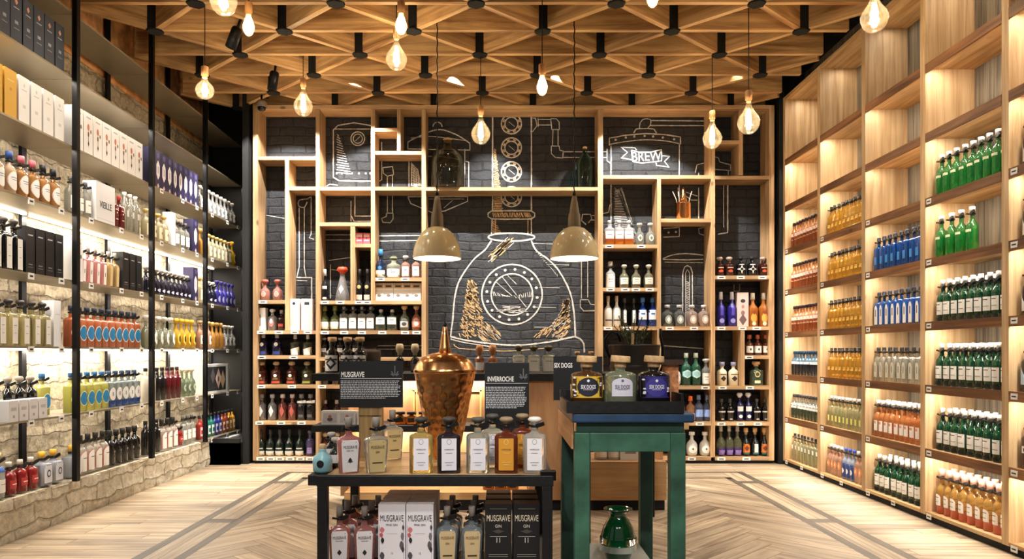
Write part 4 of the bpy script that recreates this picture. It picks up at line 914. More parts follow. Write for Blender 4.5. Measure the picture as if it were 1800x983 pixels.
bk('b_whitebottle', (1069, 1084), 574, 'opaque white bottle', 'right column'); bk('b_slimdark', (1098, 1114), 574, 'slim dark bottle', 'right column'); bk('b_bluew', (1129.5, 1147), 574, 'blue bottle with white label', 'right column')
bk('b_greyclear', (1173, 1194), 574, 'grey glass flask', 'under the thermometer drawing'); bk('b_pinkclear', (1216, 1237), 574, 'pinkish glass flask', 'under the thermometer drawing')
bk('b_redorn', (1265, 1282, 1341), 484.5, 'ornate dark red bottle', 'far right column'); bk('b_crossed', (1302, 1321.5), 484.5, 'black bottle with white cross', 'far right column')
bk('b_violettall', (1267, 1286.5), 574, 'tall violet bottle', 'far right column'); bk('b_floralbox', (1304,), 574, 'pale pink floral box', 'far right column'); bk('b_orangetall', (1323, 1342), 574, 'tall orange bottle', 'far right column')
bk('b_mahog', (1317, 1331.5, 1346), 625, 'small mahogany bottle', 'far right column'); bk('b_creambottle', (1269, 1289), 678.5, 'cream bottle with dark emblem', 'far right column'); bk('b_greengold', (1329,), 678.5, 'square bottle with gold seal', 'far right column')
bk('b_whiteround', (1170, 1187), 678.5, 'white round bottle', 'third shelf, right'); bk('b_teal', (1206, 1223), 678.5, 'green bottle with pale hexagon', 'right'); bk('b_plainlabel', (1241,), 678.5, 'clear bottle, plain label', 'right')
bk('b_orangecap', (1196, 1213.5), 742, 'bottle with orange cap', 'right'); bk('b_bluelab', (1228, 1243), 742, 'bottle with blue label', 'right')
bk('b_blackband', (1268, 1283, 1330, 1345), 742, 'black bottle with pale band', 'second shelf, far right'); bk('b_delft', (1300, 1315), 742, 'dark blue and white bottle', 'second shelf, far right')
bk('b_whiteround', (1194, 1216, 1239), 803.5, 'white round bottle', 'bottom shelf, right'); bk('b_purplebase', (1267, 1281.5, 1296), 803.5, 'clear bottle with purple base', 'bottom shelf, far right')
bk('b_corkorange', (1311, 1343), 803.5, 'corked bottle with orange label', 'bottom shelf, far right'); bk('b_corkwhite', (1327,), 803.5, 'corked bottle with white label', 'bottom shelf, far right')
# demijohns and copper mini still in the big openings
def demijohn(xc, ybase, wpx, hpx, col, label):
    r = wpx/168/2; h = hpx/168
    mb = MB(); mb.lathe([(r*.9, 0), (r, .02), (r, h*.6), (r*.92, h*.72), (r*.6, h*.82), (r*.3, h*.88), (r*.27, h*.97), (r*.34, h)], 28)
    o = mb.obj('demijohn', glassy('demijohn_glass', (col[0]/255*.75, col[1]/255*.75, col[2]/255*.75, 1), 1), None, (sx(xc), YS+.0, fz(ybase)+.001))
    MB().lathe([(r*.25, h*.985), (r*.29, h*1.04), (r*.2, h*1.06)], 16).obj('stopper', CORK, o)
    tag(o, label, 'glass demijohn')
demijohn(787, 329, 58, 84, (150, 160, 140), 'large pale glass demijohn on wide shelf above left pendant')
demijohn(1028, 329, 28, 70, (60, 120, 110), 'slim blue-green glass jar on wide shelf near right pendant')
cp = empty('copper_planter', (sx(1201), YS, fz(384.5)+.001)); tag(cp, 'small copper pot with cone top and bare twigs in right cubby', 'copper pot')
MB().lathe([(.07, 0), (.078, .01), (.076, .17), (.08, .175)], 20).obj('pot', COPPER, cp)
MB().lathe([(.05, .16), (.03, .24), (.012, .33), (.004, .345)], 16).obj('cone_lid', COPPER, cp)
for a, b_ in ((-.06, -.11), (.055, .09), (-.04, -.05)): MB().tube([(a, 0, .16), (a+(b_-a)*.3, .0, .22), (b_, 0, .30)], .004, 5).obj('twig', mat('twig', (190, 170, 150), .8), cp)

# ------------------------------------------------------------------ the chalk drawing on the bricks
YC = YB-.003
def cp_(p): return ((p[0]-880)*YB/F, EYE-(p[1]-620)*YB/F)
ch = MB()
def smooth(pts, step=5):
    out = []
    for i in range(len(pts)-1):
        p0 = pts[max(0, i-1)]; p1 = pts[i]; p2 = pts[i+1]; p3 = pts[min(len(pts)-1, i+2)]
        d = math.hypot(p2[0]-p1[0], p2[1]-p1[1]); n = max(1, int(d/step))
        for k in range(n):
            t = k/n
            out.append(tuple(.5*((2*p1[a])+(-p0[a]+p2[a])*t+(2*p0[a]-5*p1[a]+4*p2[a]-p3[a])*t*t+(-p0[a]+3*p1[a]-3*p2[a]+p3[a])*t**3) for a in (0, 1)))
    out.append(pts[-1]); return out
def st(pts, w=2.0, m=0, sm=False, dy=0):
    pts = smooth(pts) if sm else [q for i in range(len(pts)-1) for q in [(pts[i][0]+(pts[i+1][0]-pts[i][0])*k/max(1, int(math.hypot(pts[i+1][0]-pts[i][0], pts[i+1][1]-pts[i][1])/6)), pts[i][1]+(pts[i+1][1]-pts[i][1])*k/max(1, int(math.hypot(pts[i+1][0]-pts[i][0], pts[i+1][1]-pts[i][1])/6))) for k in range(max(1, int(math.hypot(pts[i+1][0]-pts[i][0], pts[i+1][1]-pts[i][1])/6)))]]+[pts[-1]]
    ch.ribbon([cp_(p) for p in pts], w*.88*YB/F, YC-dy, m, jit=.22)
def circ(x, y, r, w=2, m=0, ry=None, n=40, a0=0, a1=2*PI):
    ch.ribbon([cp_((x+r*math.cos(a0+(a1-a0)*k/n), y+(ry or r)*math.sin(a0+(a1-a0)*k/n))) for k in range(n+1)], w*YB/F, YC, m, jit=.15)
def dot(x, y, r=2, m=0):
    X, Z = cp_((x, y)); R = r*YB/F
    ch.add([(X+R*math.cos(2*PI*k/8), YC, Z+R*math.sin(2*PI*k/8)) for k in range(8)], [tuple(range(8))], m)
def hatch(p0, p1, q0, q1, n, w=1.4, m=0, dy=0):
    """n strokes running from the line p0-p1 to the line q0-q1"""
    for k in range(n):
        t = k/(n-1)
        st([(p0[0]+(p1[0]-p0[0])*t+random.uniform(-1, 1), p0[1]+(p1[1]-p0[1])*t), (q0[0]+(q1[0]-q0[0])*t+random.uniform(-1, 1), q0[1]+(q1[1]-q0[1])*t)], w, m, dy=dy)
# column still
st([(866, 200), (866, 372)], 2.6); st([(934, 200), (934, 372)], 2.6)
for y in (218, 260, 302, 346):
    circ(899, y, 17.5, 2.2); circ(899, y, 11.5, 2)
    for k in range(8): a = 2*PI*(k+.5)/8; st([(899+14.5*math.cos(a-.18), y+14.5*math.sin(a-.18)), (899+14.5*math.cos(a+.18), y+14.5*math.sin(a+.18))], 3.2, 1)
    st([(894, y-4), (905, y+5)], 1, 0)
hatch((868, 262), (868, 372), (872, 265), (884, 372), 40, 1.6, 1)
st([(864, 371), (934, 371), (940, 375), (940, 381), (934, 385), (864, 385), (858, 381), (858, 375), (864, 371)], 2.6, sm=True)
hatch((866, 374), (930, 374), (868, 382), (934, 382), 26, 1.4, 1)
st([(865, 386), (864, 411)], 2.2); st([(934, 386), (934, 411)], 2.2); st([(871, 386), (871, 411)], 1.5, 1); st([(928, 386), (928, 411)], 1.5, 1)
hatch((870, 388), (880, 408), (866, 392), (866, 410), 8, 1.4, 1)
circ(899, 417, 41, 2.8, ry=7)
st([(864, 423), (852, 440), (835, 454), (820, 473), (806, 497), (799, 525), (796, 560), (792, 592)], 3, sm=True)
st([(934, 423), (942, 440), (962, 455), (980, 473), (996, 500), (1005, 525), (1010, 560), (1011, 592)], 3, sm=True)
st([(792, 592), (830, 600), (900, 607), (960, 602), (1011, 592), (1020, 596), (1026, 605), (1027, 620)], 3.2, sm=True)
st([(792, 596), (815, 602), (860, 609)], 2, sm=True); st([(798, 605), (806, 612), (850, 616), (900, 617), (960, 612)], 1.4, 1, sm=True)
circ(900, 518, 53, 2.6); circ(900, 518, 36.5, 2.4)
for k in range(16): a = 2*PI*(k+.3)/16; dot(900+44.5*math.cos(a), 518+44.5*math.sin(a), 2.6)
hatch((866, 512), (890, 520), (868, 520), (896, 522), 8, 1.4); hatch((905, 520), (934, 512), (908, 524), (934, 522), 9, 1.4)
for k in range(26):
    x = 872+random.uniform(0, 46); y = 538+random.uniform(0, 11); st([(x, y), (x+random.uniform(8, 18), y+random.uniform(-1, 2))], 1.3)
st([(882, 486), (925, 540)], 1.2); st([(872, 496), (900, 520)], 1.2); st([(890, 482), (908, 500)], 1.2)
random.seed(3)
for k in range(230):    # copper-coloured shading, lower left and right of the dome
    t = random.random(); y = 492+t*98; xl = 822-16*t; xr = 830+22*t if y < 560 else 840+(y-560)*.6
    x = random.uniform(xl, xr); st([(x, y), (x+random.uniform(2, 9), y+random.uniform(3, 9))], 1.5, 1)
for k in range(60):
    t = random.random(); x = 838+t*34; y = 560+random.uniform(0, 32)*(1-t*.4)+t*12; st([(x, y), (x+9, y+9)], 1.2, 1 if k % 3 else 0)
for k in range(190):
    t = random.random(); y = 525+t*64; x = random.uniform(1000-56*t*t-4, 1002+2*t); st([(x, y), (x-random.uniform(3, 10), y+random.uniform(3, 9))], 1.4, 1 if k % 4 else 0)
for k in range(70):
    t = random.random(); x = 866+28*t+random.uniform(-6, 6); y = 452-26*t+random.uniform(-5, 5); st([(x-6, y+5), (x+5, y-5)], 1.3, 1 if k % 3 else 0)
hatch((942, 444), (978, 482), (946, 442), (980, 486), 14, 1.2)
for y in (428, 465, 505, 540, 575):
    st([(940+random.uniform(-5, 30), y), (1000+random.uniform(-30, 5), y+1)], 1, 0)
# left condenser behind the pendant
st([(717, 250), (736, 240), (770, 228), (800, 236), (826, 252)], 2.2, sm=True); circ(769, 223, 8, 1.8, a0=PI, a1=2*PI, n=12)
st([(826, 252), (826, 264), (717, 262), (717, 250)], 1.8); st([(722, 243), (760, 240), (822, 248)], 1.4, sm=True)
st([(735, 275), (780, 276), (824, 285)], 1.8, sm=True); st([(817, 262), (817, 329)], 1.8); st([(824, 285), (824, 329)], 1.8)
st([(719, 283), (719, 328)], 1.8); hatch((723, 285), (736, 300), (723, 327), (740, 327), 10, 1.2)
hatch((723, 288), (723, 326), (736, 300), (740, 330), 9, 1.4)
st([(717, 346), (822, 346), (822, 354), (782, 371), (760, 374), (722, 358), (717, 346)], 2); st([(752, 350), (816, 350)], 1.4); st([(796, 352), (780, 366)], 1.2)
# pipe upper right of the column
st([(936, 208), (941, 208), (944, 221), (936, 232)], 1.8); st([(946, 210), (969, 210)], 1.8); st([(946, 220), (968, 220)], 1.8); st([(946, 208), (946, 223)], 1.8)
st([(968, 209), (978, 209), (983, 215), (983, 228), (970, 228), (968, 209)], 1.9); st([(972, 228), (971, 257)], 1.8); st([(981, 228), (981, 257)], 1.8)
st([(969, 257), (983, 257), (984, 264), (990, 266), (989, 278), (976, 277), (969, 270), (969, 257)], 1.9); st([(990, 267), (1067, 267)], 1.8); st([(990, 277), (1067, 277)], 1.8)
# BREW tank
st([(1071, 256), (1071, 243), (1100, 238), (1134, 235), (1170, 237), (1196, 241), (1196, 254)], 2.4); st([(1072, 254), (1100, 249), (1134, 246), (1170, 248), (1195, 253)], 1.8, sm=True)
for x, y in ((1082, 246), (1100, 242), (1115, 240), (1133, 239), (1148, 240), (1165, 242), (1185, 245)): dot(x, y, 2.1)
st([(1074, 256), (1074, 430)], 2.2); st([(1194, 254), (1194, 350)], 2.2)
st([(1067, 262), (1067, 283), (1073, 287)], 2); st([(1114, 234), (1118, 227), (1149, 227), (1154, 234)], 2, sm=True)
st([(1124, 226), (1125, 216), (1130, 210), (1143, 210), (1143, 220), (1138, 226)], 2, sm=True); st([(1143, 212), (1237, 213)], 2); st([(1143, 221), (1237, 221)], 2)
st([(1110, 264), (1124, 268), (1143, 268), (1163, 263), (1163, 283), (1145, 285), (1128, 287), (1112, 284), (1110, 264)], 2.2)
st([(1119, 264), (1116, 260), (1092, 259), (1103, 268), (1092, 278), (1111, 281)], 2); st([(1164, 274), (1177, 275), (1168, 284), (1176, 294), (1154, 291), (1153, 286)], 2)
hatch((1080, 330), (1080, 430), (1083, 333), (1118, 425), 34, 1.2)
hatch((1082, 335), (1092, 330), (1095, 350), (1120, 420), 12, 1.2)
st([(1222, 304), (1225, 290), (1240, 286)], 1.8); st([(1257, 276), (1263, 278), (1265, 285), (1284, 290), (1284, 300), (1257, 298)], 1.8); st([(1228, 304), (1228, 308)], 2); st([(1280, 300), (1280, 308)], 2)
# left tank
st([(586, 312), (586, 229), (594, 221), (622, 216), (652, 221)], 2.3, sm=False); st([(588, 227), (652, 227)], 1.8)
circ(629, 244, 12, 1.9); circ(629, 244, 8, 1.6); st([(625, 248), (633, 240)], 1.4)
hatch((592, 236), (592, 303), (596, 240), (618, 306), 16, 1.7)
for x in (592, 601, 610, 619, 631, 643, 651): dot(x, 305, 1.9)
st([(586, 312), (597, 318), (652, 319)], 2.3); st([(574, 327), (580, 324), (594, 326)], 2)
# pipes
st([(624, 345), (624, 380), (652, 380)], 2); st([(617, 353), (617, 389)], 1.6, 0); st([(622, 389), (652, 389)], 1.8); st([(618, 380), (622, 389)], 1.6)
st([(673, 295), (690, 293), (692, 307), (681, 310), (674, 305), (673, 295)], 2); st([(681, 310), (681, 375)], 1.9); st([(690, 308), (690, 375)], 1.9)
st([(680, 375), (691, 375), (691, 385), (686, 392), (673, 391), (671, 384), (679, 381), (680, 375)], 2); st([(671, 250), (671, 316), (667, 319)], 1.6)
st([(547, 346), (540, 350), (526, 352), (525, 362), (535, 365), (540, 355)], 2, sm=True); st([(526, 365), (526, 470), (522, 487)], 2); st([(535, 365), (535, 470), (538, 487)], 1.8); st([(547, 346), (547, 412), (544, 418), (552, 421)], 1.8)
st([(520, 488), (548, 488), (548, 525)], 2.4); st([(521, 493), (540, 494)], 1.5)
st([(572, 413), (616, 413)], 1.6); st([(565, 422), (616, 422)], 1.6); st([(660, 415), (741, 414)], 2); st([(660, 424), (741, 423)], 2)
st([(465, 378), (500, 384)], 1.4); st([(578, 458), (616, 453)], 1.6); st([(581, 465), (581, 525)], 2); st([(582, 474), (610, 477)], 1.4)
st([(1022, 458), (1022, 525)], 1.9); st([(1033, 458), (1033, 523)], 1.9); st([(1020, 527), (1034, 527), (1038, 535), (1050, 536), (1050, 546), (1026, 547), (1020, 540), (1020, 527)], 1.9)
st([(1030, 395), (1022, 388), (1024, 377), (1038, 377), (1040, 385), (1034, 392)], 1.9); st([(1040, 379), (1052, 379)], 1.8); st([(1038, 387), (1052, 387)], 1.8); st([(1060, 376), (1070, 373), (1072, 360)], 1.8)
st([(1166, 402), (1194, 400), (1194, 416), (1166, 417)], 2); dot(1175, 409, 2); dot(1188, 408, 2); st([(1238, 400), (1228, 402), (1229, 411), (1238, 414)], 1.8)
st([(1165, 455), (1180, 449), (1205, 446), (1236, 449)], 2, sm=True); st([(1165, 456), (1200, 457), (1236, 456)], 2, sm=True); st([(1168, 461), (1236, 462)], 1.3)
st([(1200, 576), (1200, 480), (1203, 470), (1208, 467), (1214, 470), (1217, 480), (1217, 576)], 2.2, sm=False); st([(1205, 480), (1205, 576)], 1.4); st([(1205, 480), (1208, 474), (1212, 480), (1212, 576)], 1.4)
hatch((1205, 495), (1205, 570), (1212, 497), (1212, 574), 26, 1.4)
st([(1228, 330), (1228, 384)], 2); st([(1192, 330), (1192, 345), (1206, 345), (1215, 352), (1226, 352)], 1.8); st([(1206, 338), (1226, 345)], 1.6)
st([(1279, 320), (1279, 409), (1262, 412)], 2.4); st([(1272, 322), (1272, 400)], 1.6)
st([(1166, 608), (1236, 613)], 2); st([(1290, 500), (1290, 512), (1300, 512), (1300, 500)], 1.2)
st([(664, 608), (741, 608)], 1.3); st([(664, 614), (741, 614)], 1.3)
cdo = ch.obj('chalk_mural', [CHALK, CHALKC], fix=False)
tag(cdo, 'white and copper chalk drawing of a gin still on the black brick back wall', 'mural')
tm = text_mesh('BREW', .145, CHALK, .0008, .82, bold=.0); t = link('lettering', tm, cdo); X, Z = cp_((1136, 276)); t.location = (X, YC-.002, Z); t.rotation_euler = (0, math.radians(-2), 0)
# ------------------------------------------------------------------ tasting counter in front of the back wall
CY = 5.28
def cx_(x): return (x-880)*CY/F
ct = empty('tasting_counter', (-.45, CY, 0)); tag(ct, 'plywood tasting counter with black worktop in front of the chalk still', 'counter')
def cb(name, x0, x1, y0, y1, z0, z1, m, bev=0):
    o = board(name, x0, x1, y0, y1, z0, z1, m, ct, bev); o.location -= ct.location; return o
cb('worktop', cx_(549), cx_(985), CY-.04, CY+.72, .945, .998, BLKW, .004)
cb('worktop', cx_(985)+.005, cx_(1172), CY+.10, CY+.62, .945, .998, BLKW, .004)
cb('back_board', cx_(590), cx_(988), CY+.36, CY+.38, .06, .944, PLY)
cb('end_panel', cx_(930), cx_(988), CY, CY+.36, .08, .944, PLY)
cb('end_panel', cx_(590), cx_(604), CY+.16, CY+.36, .08, .944, PLY)
cb('mid_shelf', cx_(549), cx_(928), CY-.02, CY+.34, .575, .622, BLKW, .003)
cb('low_step', cx_(988), cx_(1172), CY, CY+.5, .078, .358, PLYX)
cb('low_step', cx_(604), cx_(928), CY+.02, CY+.34, .078, .13, PLYX)
cb('toe_kick', cx_(600), cx_(1170), CY+.03, CY+.48, 0, .075, BLKM)
cb('end_panel', cx_(1160), cx_(1172), CY+.12, CY+.5, .36, .944, PLY)
cb('light_strip', cx_(606), cx_(926), CY+.325, CY+.345, .934, .944, LEDM); cb('light_strip', cx_(606), cx_(926), CY+.325, CY+.339, .565, .574, LEDM)
area('counter_light', (cx_(766), CY+.28, .93), (math.radians(25), 0, 0), 1.25, .02, 9, WARM2)
area('counter_light', (cx_(766), CY+.26, .56), (math.radians(25), 0, 0), 1.25, .02, 7, WARM2)
area('counter_light', (cx_(1080), CY+.3, .93), (0, 0, 0), .6, .02, 3, WARM2)
fl = MB()      # fluted strip on the board under the worktop
for k in range(46): xx = cx_(606)+(cx_(926)-cx_(606))*k/45; fl.box(xx-.006, xx+.006, CY+.352, CY+.3595, .86, .94)
o = fl.obj('fluted_strip', PLY, ct); o.location = (.45, -CY, 0)
fr = MB(); x0, x1 = cx_(716), cx_(844); z0, z1 = .645, .86
for a, b, c, d in ((x0, x1, z1-.012, z1), (x0, x1, z0, z0+.012), (x0, x0+.012, z0, z1), (x1-.012, x1, z0, z1), (cx_(722), cx_(722)+.006, z0, z1)): fr.box(a, b, CY+.343, CY+.359, c, d)
o = fr.obj('panel_frame', mat('pale_gilt', (226, 190, 110), .4), ct); o.location = (.45, -CY, 0)

def bxc(key, x, y, z, desc, where, Y=None, rz=0, grp=None): return place(key, (x, y, z), rz, desc, where, grp)
bottle('diamond_big', 'gin', .055, .27, (22, 20, 20), tr=.2, labels=(('rect', .095, .12, .30, W), ('diamond', .085, .10, .30, (36, 34, 36)), ('diamond', .05, .05, .30, (220, 220, 220)), ('rect', .09, .012, .42, (60, 58, 60))), cap=('cork', 'cork', .05, 1.1))
for i, x in enumerate((584, 611, 633)): bxc('diamond_big', (x-880)*5.6/F, 5.6, .998, 'black bottle with white diamond label', 'on the counter behind MUSGRAVE sign', grp='diamond bottles on the counter')
bottle('pourer', 'gin', .034, .22, (40, 34, 28), tr=.3, labels=(('rect', .05, .05, .25, (90, 84, 76)),), cap=('knob', (196, 176, 140), .09, 1.4))
for x in (702, 729): bxc('pourer', (x-880)*5.6/F, 5.62, .998, 'dark bottle with pale wooden stopper', 'on the counter beside copper still', grp='stoppered bottles on the counter')
bottle('copper_stop', 'squat', .036, .21, (190, 120, 80), tr=.5, labels=(('rect', .06, .06, .3, W),), cap=('knob', (206, 140, 84), .075, 1.6))
for x in (843, 866): bxc('copper_stop', (x-880)*5.6/F, 5.62, .998, 'bottle with copper-coloured stopper', 'on the counter behind INVERROCHE sign', grp='copper-stoppered bottles')
bottle('jug_label', 'block', .048, .205, (216, 212, 196), ex=5, tr=.7, labels=(('rect', .085, .115, .40, (232, 226, 212)), ('rect', .05, .004, .5, (120, 116, 110))), cap=('knob', (70, 60, 30), .045, 1.3))
for x in (912, 938, 964): bxc('jug_label', (x-880)*5.6/F, 5.60, .998, 'square clear bottle, white label', 'on the counter right of INVERROCHE sign', grp='square bottles on the counter')
bottle('swing', 'round', .036, .16, (150, 120, 90), tr=.6, labels=(('round', .04, .04, .35, (190, 170, 130)),), cap=('cork', 'cork', .03, 1.2))
for x in (1014, 1038): bxc('swing', (x-880)*5.65/F, 5.62, .998, 'small corked brown bottle', 'on the counter behind SIX DOGS sign', grp='small corked bottles')
o = MB().lathe([(.075, 0), (.085, .02), (.09, .15), (.085, .17), (.055, .175), (.05, .19), (.058, .195)], 24).obj('clay_jar', mat('brown_clay', (52, 38, 28), .7, var=.3), None, ((648-880)*5.8/F, 5.84, .9985))
tag(o, 'squat dark brown clay jar on counter left end', 'jar')
carton('cardpack', .125, .09, .10, (236, 232, 226), (('rect', .10, .07, .5, (206, 206, 210)), ('round', .04, .03, .4, (110, 90, 90)), ('diamond', .03, .03, .6, (190, 120, 90))))
for x in (577, 608, 641): place('cardpack', ((x-880)*CY/F, CY+.08, .622), random.uniform(-.1, .1), 'small white printed box', 'on the black shelf left of MUSGRAVE bottles', 'small white boxes on the counter shelf')
bottle('glassjar', 'squat', .045, .09, (210, 130, 50), tr=.5, labels=(('rect', .05, .03, .4, (60, 40, 30)),), cap=('screw', (60, 40, 30), .02, 2.2))
for x in (700, 720, 741): place('glassjar', ((x-880)*CY/F, CY+.12, .622), 0, 'small amber jar', 'on the counter mid shelf', 'amber jars on the counter shelf')
for x in (858, 880, 902): place('glassjar', ((x-880)*CY/F, CY+.16, .13), 0, 'small amber jar', 'on the counter bottom shelf', 'amber jars low in the counter')
bottle('lowround', 'squat', .05, .19, (226, 226, 226), tr=.3, labels=(('rect', .08, .08, .35, W),), cap=('screw', (90, 90, 90), .03, 1.2))
for x in (1057, 1079): place('lowround', ((x-880)*5.4/F, 5.42, .358), 0, 'white-labelled round bottle', 'low plywood step seen under green stool', 'goods on the low plywood step')
carton('lowcard', .15, .10, .11, (236, 236, 234), (('rect', .08, .02, .5, (150, 150, 150)),))
place('lowcard', ((1107-880)*5.4/F, 5.42, .358), 0, 'white carton', 'low plywood step seen under green stool')

# sign boards
def sign(x0, x1, y0, y1, Y, title, tx, ty, tsz, para, sprig, label, ln=None, thick=.012):
    xc = ((x0+x1)/2-880)*Y/F; zc = EYE-((y0+y1)/2-620)*Y/F; w = (x1-x0)*Y/F; h = (y1-y0)*Y/F
    s = MB().box(-w/2, w/2, 0, thick, -h/2, h/2).obj('sign_board', mat('sign_black', (11, 12, 16), .55), None, (xc, Y, zc))
    tag(s, label, 'sign')
    k = Y/F
    def lx(x): return (x-(x0+x1)/2)*k
    def lz(y): return -(y-(y0+y1)/2)*k
    me = text_mesh(title, tsz, WHITE, .0005, .62, bold=.02); t = link('lettering', me, s); t.location = (lx(tx), -.0012, lz(ty))
    L = MB()
    if ln: L.box(lx(ln[0]), lx(ln[1]), -.001, 0, lz(ln[2])-.0014, lz(ln[2])+.0014)
    px0, px1, py0, py1, n = para
    for i in range(n):
        y = py0+(py1-py0)*i/(n-1); x = px0; end = px1-random.uniform(0, 6) if i < n-1 else px0+(px1-px0)*.75
        while x < end:
            wd = random.uniform(2, 6.5); L.box(lx(x), lx(min(end, x+wd)), -.001, 0, lz(y)-.0024, lz(y)+.0024); x += wd+1.1
    if px1 > px0: L.obj('small_print', mat('sign_print', (188, 190, 196), .6), s)
    if sprig:
        sx_, sy_ = sprig; S = MB(); g = mat('sign_grey', (96, 98, 102), .6)
        for a, ln_ in ((90, 20), (120, 12), (60, 12), (140, 9), (40, 9)):
            r = math.radians(a); b0 = (lx(sx_), lz(sy_+8)); b1 = (lx(sx_)+ln_*k*math.cos(r), lz(sy_+8)+ln_*k*math.sin(r)); S.ribbon([b0, ((b0[0]+b1[0])/2, (b0[1]+b1[1])/2), b1], .006, -.001)
        S.obj('printed_sprig', g, s, fix=False)
    return s
TZ = .58
s = sign(597, 708, 635, 716.5, 3.92, 'MUSGRAVE', 620, 659, .040, (599, 704, 670, 700, 11), (694, 655), 'wide black MUSGRAVE sign held up behind the display bottles', (599, 706, 665.5))
# wooden stand that carries it
k = 3.95/F
xs_, zt = (652-880)*k, EYE-(710-620)*k
m = MB().box(-.062, .062, -.03, .03, 0, zt-TZ); m.box(-.062, .062, -.038, -.031, zt-TZ-.062, zt-TZ-.0)
o = m.obj('wooden_stand', wood('stand_wood', (176, 146, 96), (120, 92, 52), 'Z'), None, (xs_, 3.965, TZ+.001)); tag(o, 'weathered wooden block stand holding the MUSGRAVE sign', 'sign stand')
MB().box(-.02, .02, -.01, .0, zt-TZ, zt-TZ+.10).obj('prong', BLK, o, (0, -.021, 0))
s = sign(852, 930, 638, 749, 3.74, 'INVERROCHE', 880, 667, .036, (854, 926, 681, 717, 13), (920, 660), 'tall black INVERROCHE sign behind the display bottles', (854, 928, 674))
o = MB().box(-.03, .03, -.02, .02, 0, EYE-(749-620)*3.74/F-TZ).obj('sign_stand', BLKM, None, ((891-880)*3.74/F, 3.75, TZ)); tag(o, 'small black block foot under INVERROCHE sign', 'sign stand')
s = sign(973, 1059, 627, 704, 3.74, 'SIX DOGS', 990, 643, .034, (975, 975, 660, 680, 2), None, 'black SIX DOGS sign behind the stool jars', (974, 1006, 650))

# ------------------------------------------------------------------ black display table
tb = empty('display_table', (-.304, 3.37, 0)); tag(tb, 'low black-framed display table with a worn wood top, full of gin', 'table')
def tbb(name, x0, x1, y0, y1, z0, z1, m, bev=.003):
    o = board(name, x0, x1, y0, y1, z0, z1, m, tb, bev); o.location -= tb.location; return o
TX0, TX1, TY0, TY1 = -.853, .245, 3.37, 4.17
tbb('apron', TX0, TX1, TY0, TY0+.04, .53, TZ-.001, BLKW); tbb('apron', TX0, TX1, TY1-.04, TY1, .53, TZ-.001, BLKW)
tbb('apron', TX0, TX0+.04, TY0+.04, TY1-.04, .53, TZ-.001, BLKW); tbb('apron', TX1-.04, TX1, TY0+.04, TY1-.04, .53, TZ-.001, BLKW)
tbb('tabletop', TX0+.04, TX1-.04, TY0+.04, TY1-.04, .555, TZ, wood('worn_top', (190, 154, 104), (120, 88, 52), 'X', rough=.35, gscale=14))
for x in (TX0+.002, TX1-.05):
    for y in (TY0+.004, TY1-.05): tbb('leg', x, x+.046, y, y+.046, 0, .53, BLKW)
tbb('lower_shelf', TX0+.01, TX1-.01, TY0+.05, TY1-.05, .10, .125, BLKW)
tbb('side_tray', TX0-.045, TX0-.001, TY0+.02, TY1-.1, .53, TZ-.001, BLKW)
tbb('corner_bracket', TX1-.06, TX1+.012, TY0+.002, TY0+.05, .556, .60, BLK)

P1 = (226, 206, 204)
bottle('musgrave_pink', 'taper', .055, .262, (206, 140, 140), ex=4.5, ay=.62, tr=.6, n=32, labels=(('taper', .082, .150, .36, (230, 226, 230)), ('diamond', .02, .028, .27, (40, 40, 44)), ('diamond', .03, .01, .24, (60, 60, 64))), cap=('screw', (150, 144, 138), .045, 1.05), stag=True, texts=(('MUSGRAVE', .021, .54, (70, 66, 70), .62), ('PINK GIN', .008, .47, (90, 86, 90), 1.0)))
bottle('musgrave_gold', 'taper', .055, .262, (196, 196, 186), ex=4.5, ay=.62, tr=.75, n=32, labels=(('taper', .082, .150, .36, (196, 174, 124)), ('rect', .05, .006, .22, (60, 50, 36))), cap=('screw', (150, 144, 138), .045, 1.05), stag=True, texts=(('MUSGRAVE', .021, .54, (90, 72, 40), .62), ('GIN', .014, .44, (60, 50, 36), .8)))
def inv(key, col, lab, capc, tr, txt=(130, 128, 136)):
    bottle(key, 'block', .055, .265, col, ex=6, ay=.62, tr=tr, n=32, labels=(('rect', .070, .150, .375, lab), ('round', .022, .026, .62, txt), ('round', .018, .022, .62, lab), ('rect', .03, .002, .4, txt), ('rect', .04, .002, .22, txt), ('rect', .026, .002, .17, txt)), cap=('knob', capc, .032, 1.15), stag=True, texts=(('INVERROCHE', .0085, .47, (90, 88, 96), .85),))
inv('inv_verdant', (206, 196, 130), (232, 230, 240), (60, 56, 50), .8)
inv('inv_dark', (44, 34, 36), (226, 224, 236), (60, 56, 54), .3)
inv('inv_clear', (190, 204, 200), (230, 228, 238), (80, 78, 74), .8)
inv('inv_amber', (120, 50, 24), (212, 150, 50), (150, 130, 100), .5, (240, 210, 140))
inv('inv_white', (224, 222, 214), (238, 236, 242), (226, 224, 218), .7)
FY = 3.455
def ft(x, y=FY): return (x-880)*y/F
onT = 'front row on the display table'
place('musgrave_pink', (ft(613), FY, TZ), .42, 'pink MUSGRAVE bottle with white label', onT)
place('musgrave_gold', (ft(661), FY, TZ), .40, 'clear MUSGRAVE bottle with gold label', onT)
place('inv_verdant', (ft(740), FY, TZ), .12, 'pale gold bottle with white label', onT)
place('inv_dark', (ft(789), FY, TZ), .10, 'dark bottle with white label', onT+', below the still')
place('inv_clear', (ft(840), FY, TZ), .05, 'clear bottle with white label', onT)
place('inv_amber', (ft(890), FY, TZ), -.03, 'brown bottle with amber label', onT)
place('inv_white', (ft(940), FY, TZ), -.08, 'clear bottle with white neck wrap', onT)
o = MB().lathe([(.017, .206), (.017, .25), (.02, .252), (.02, .262)], 14).obj('neck_sleeve', WHITE, None); 
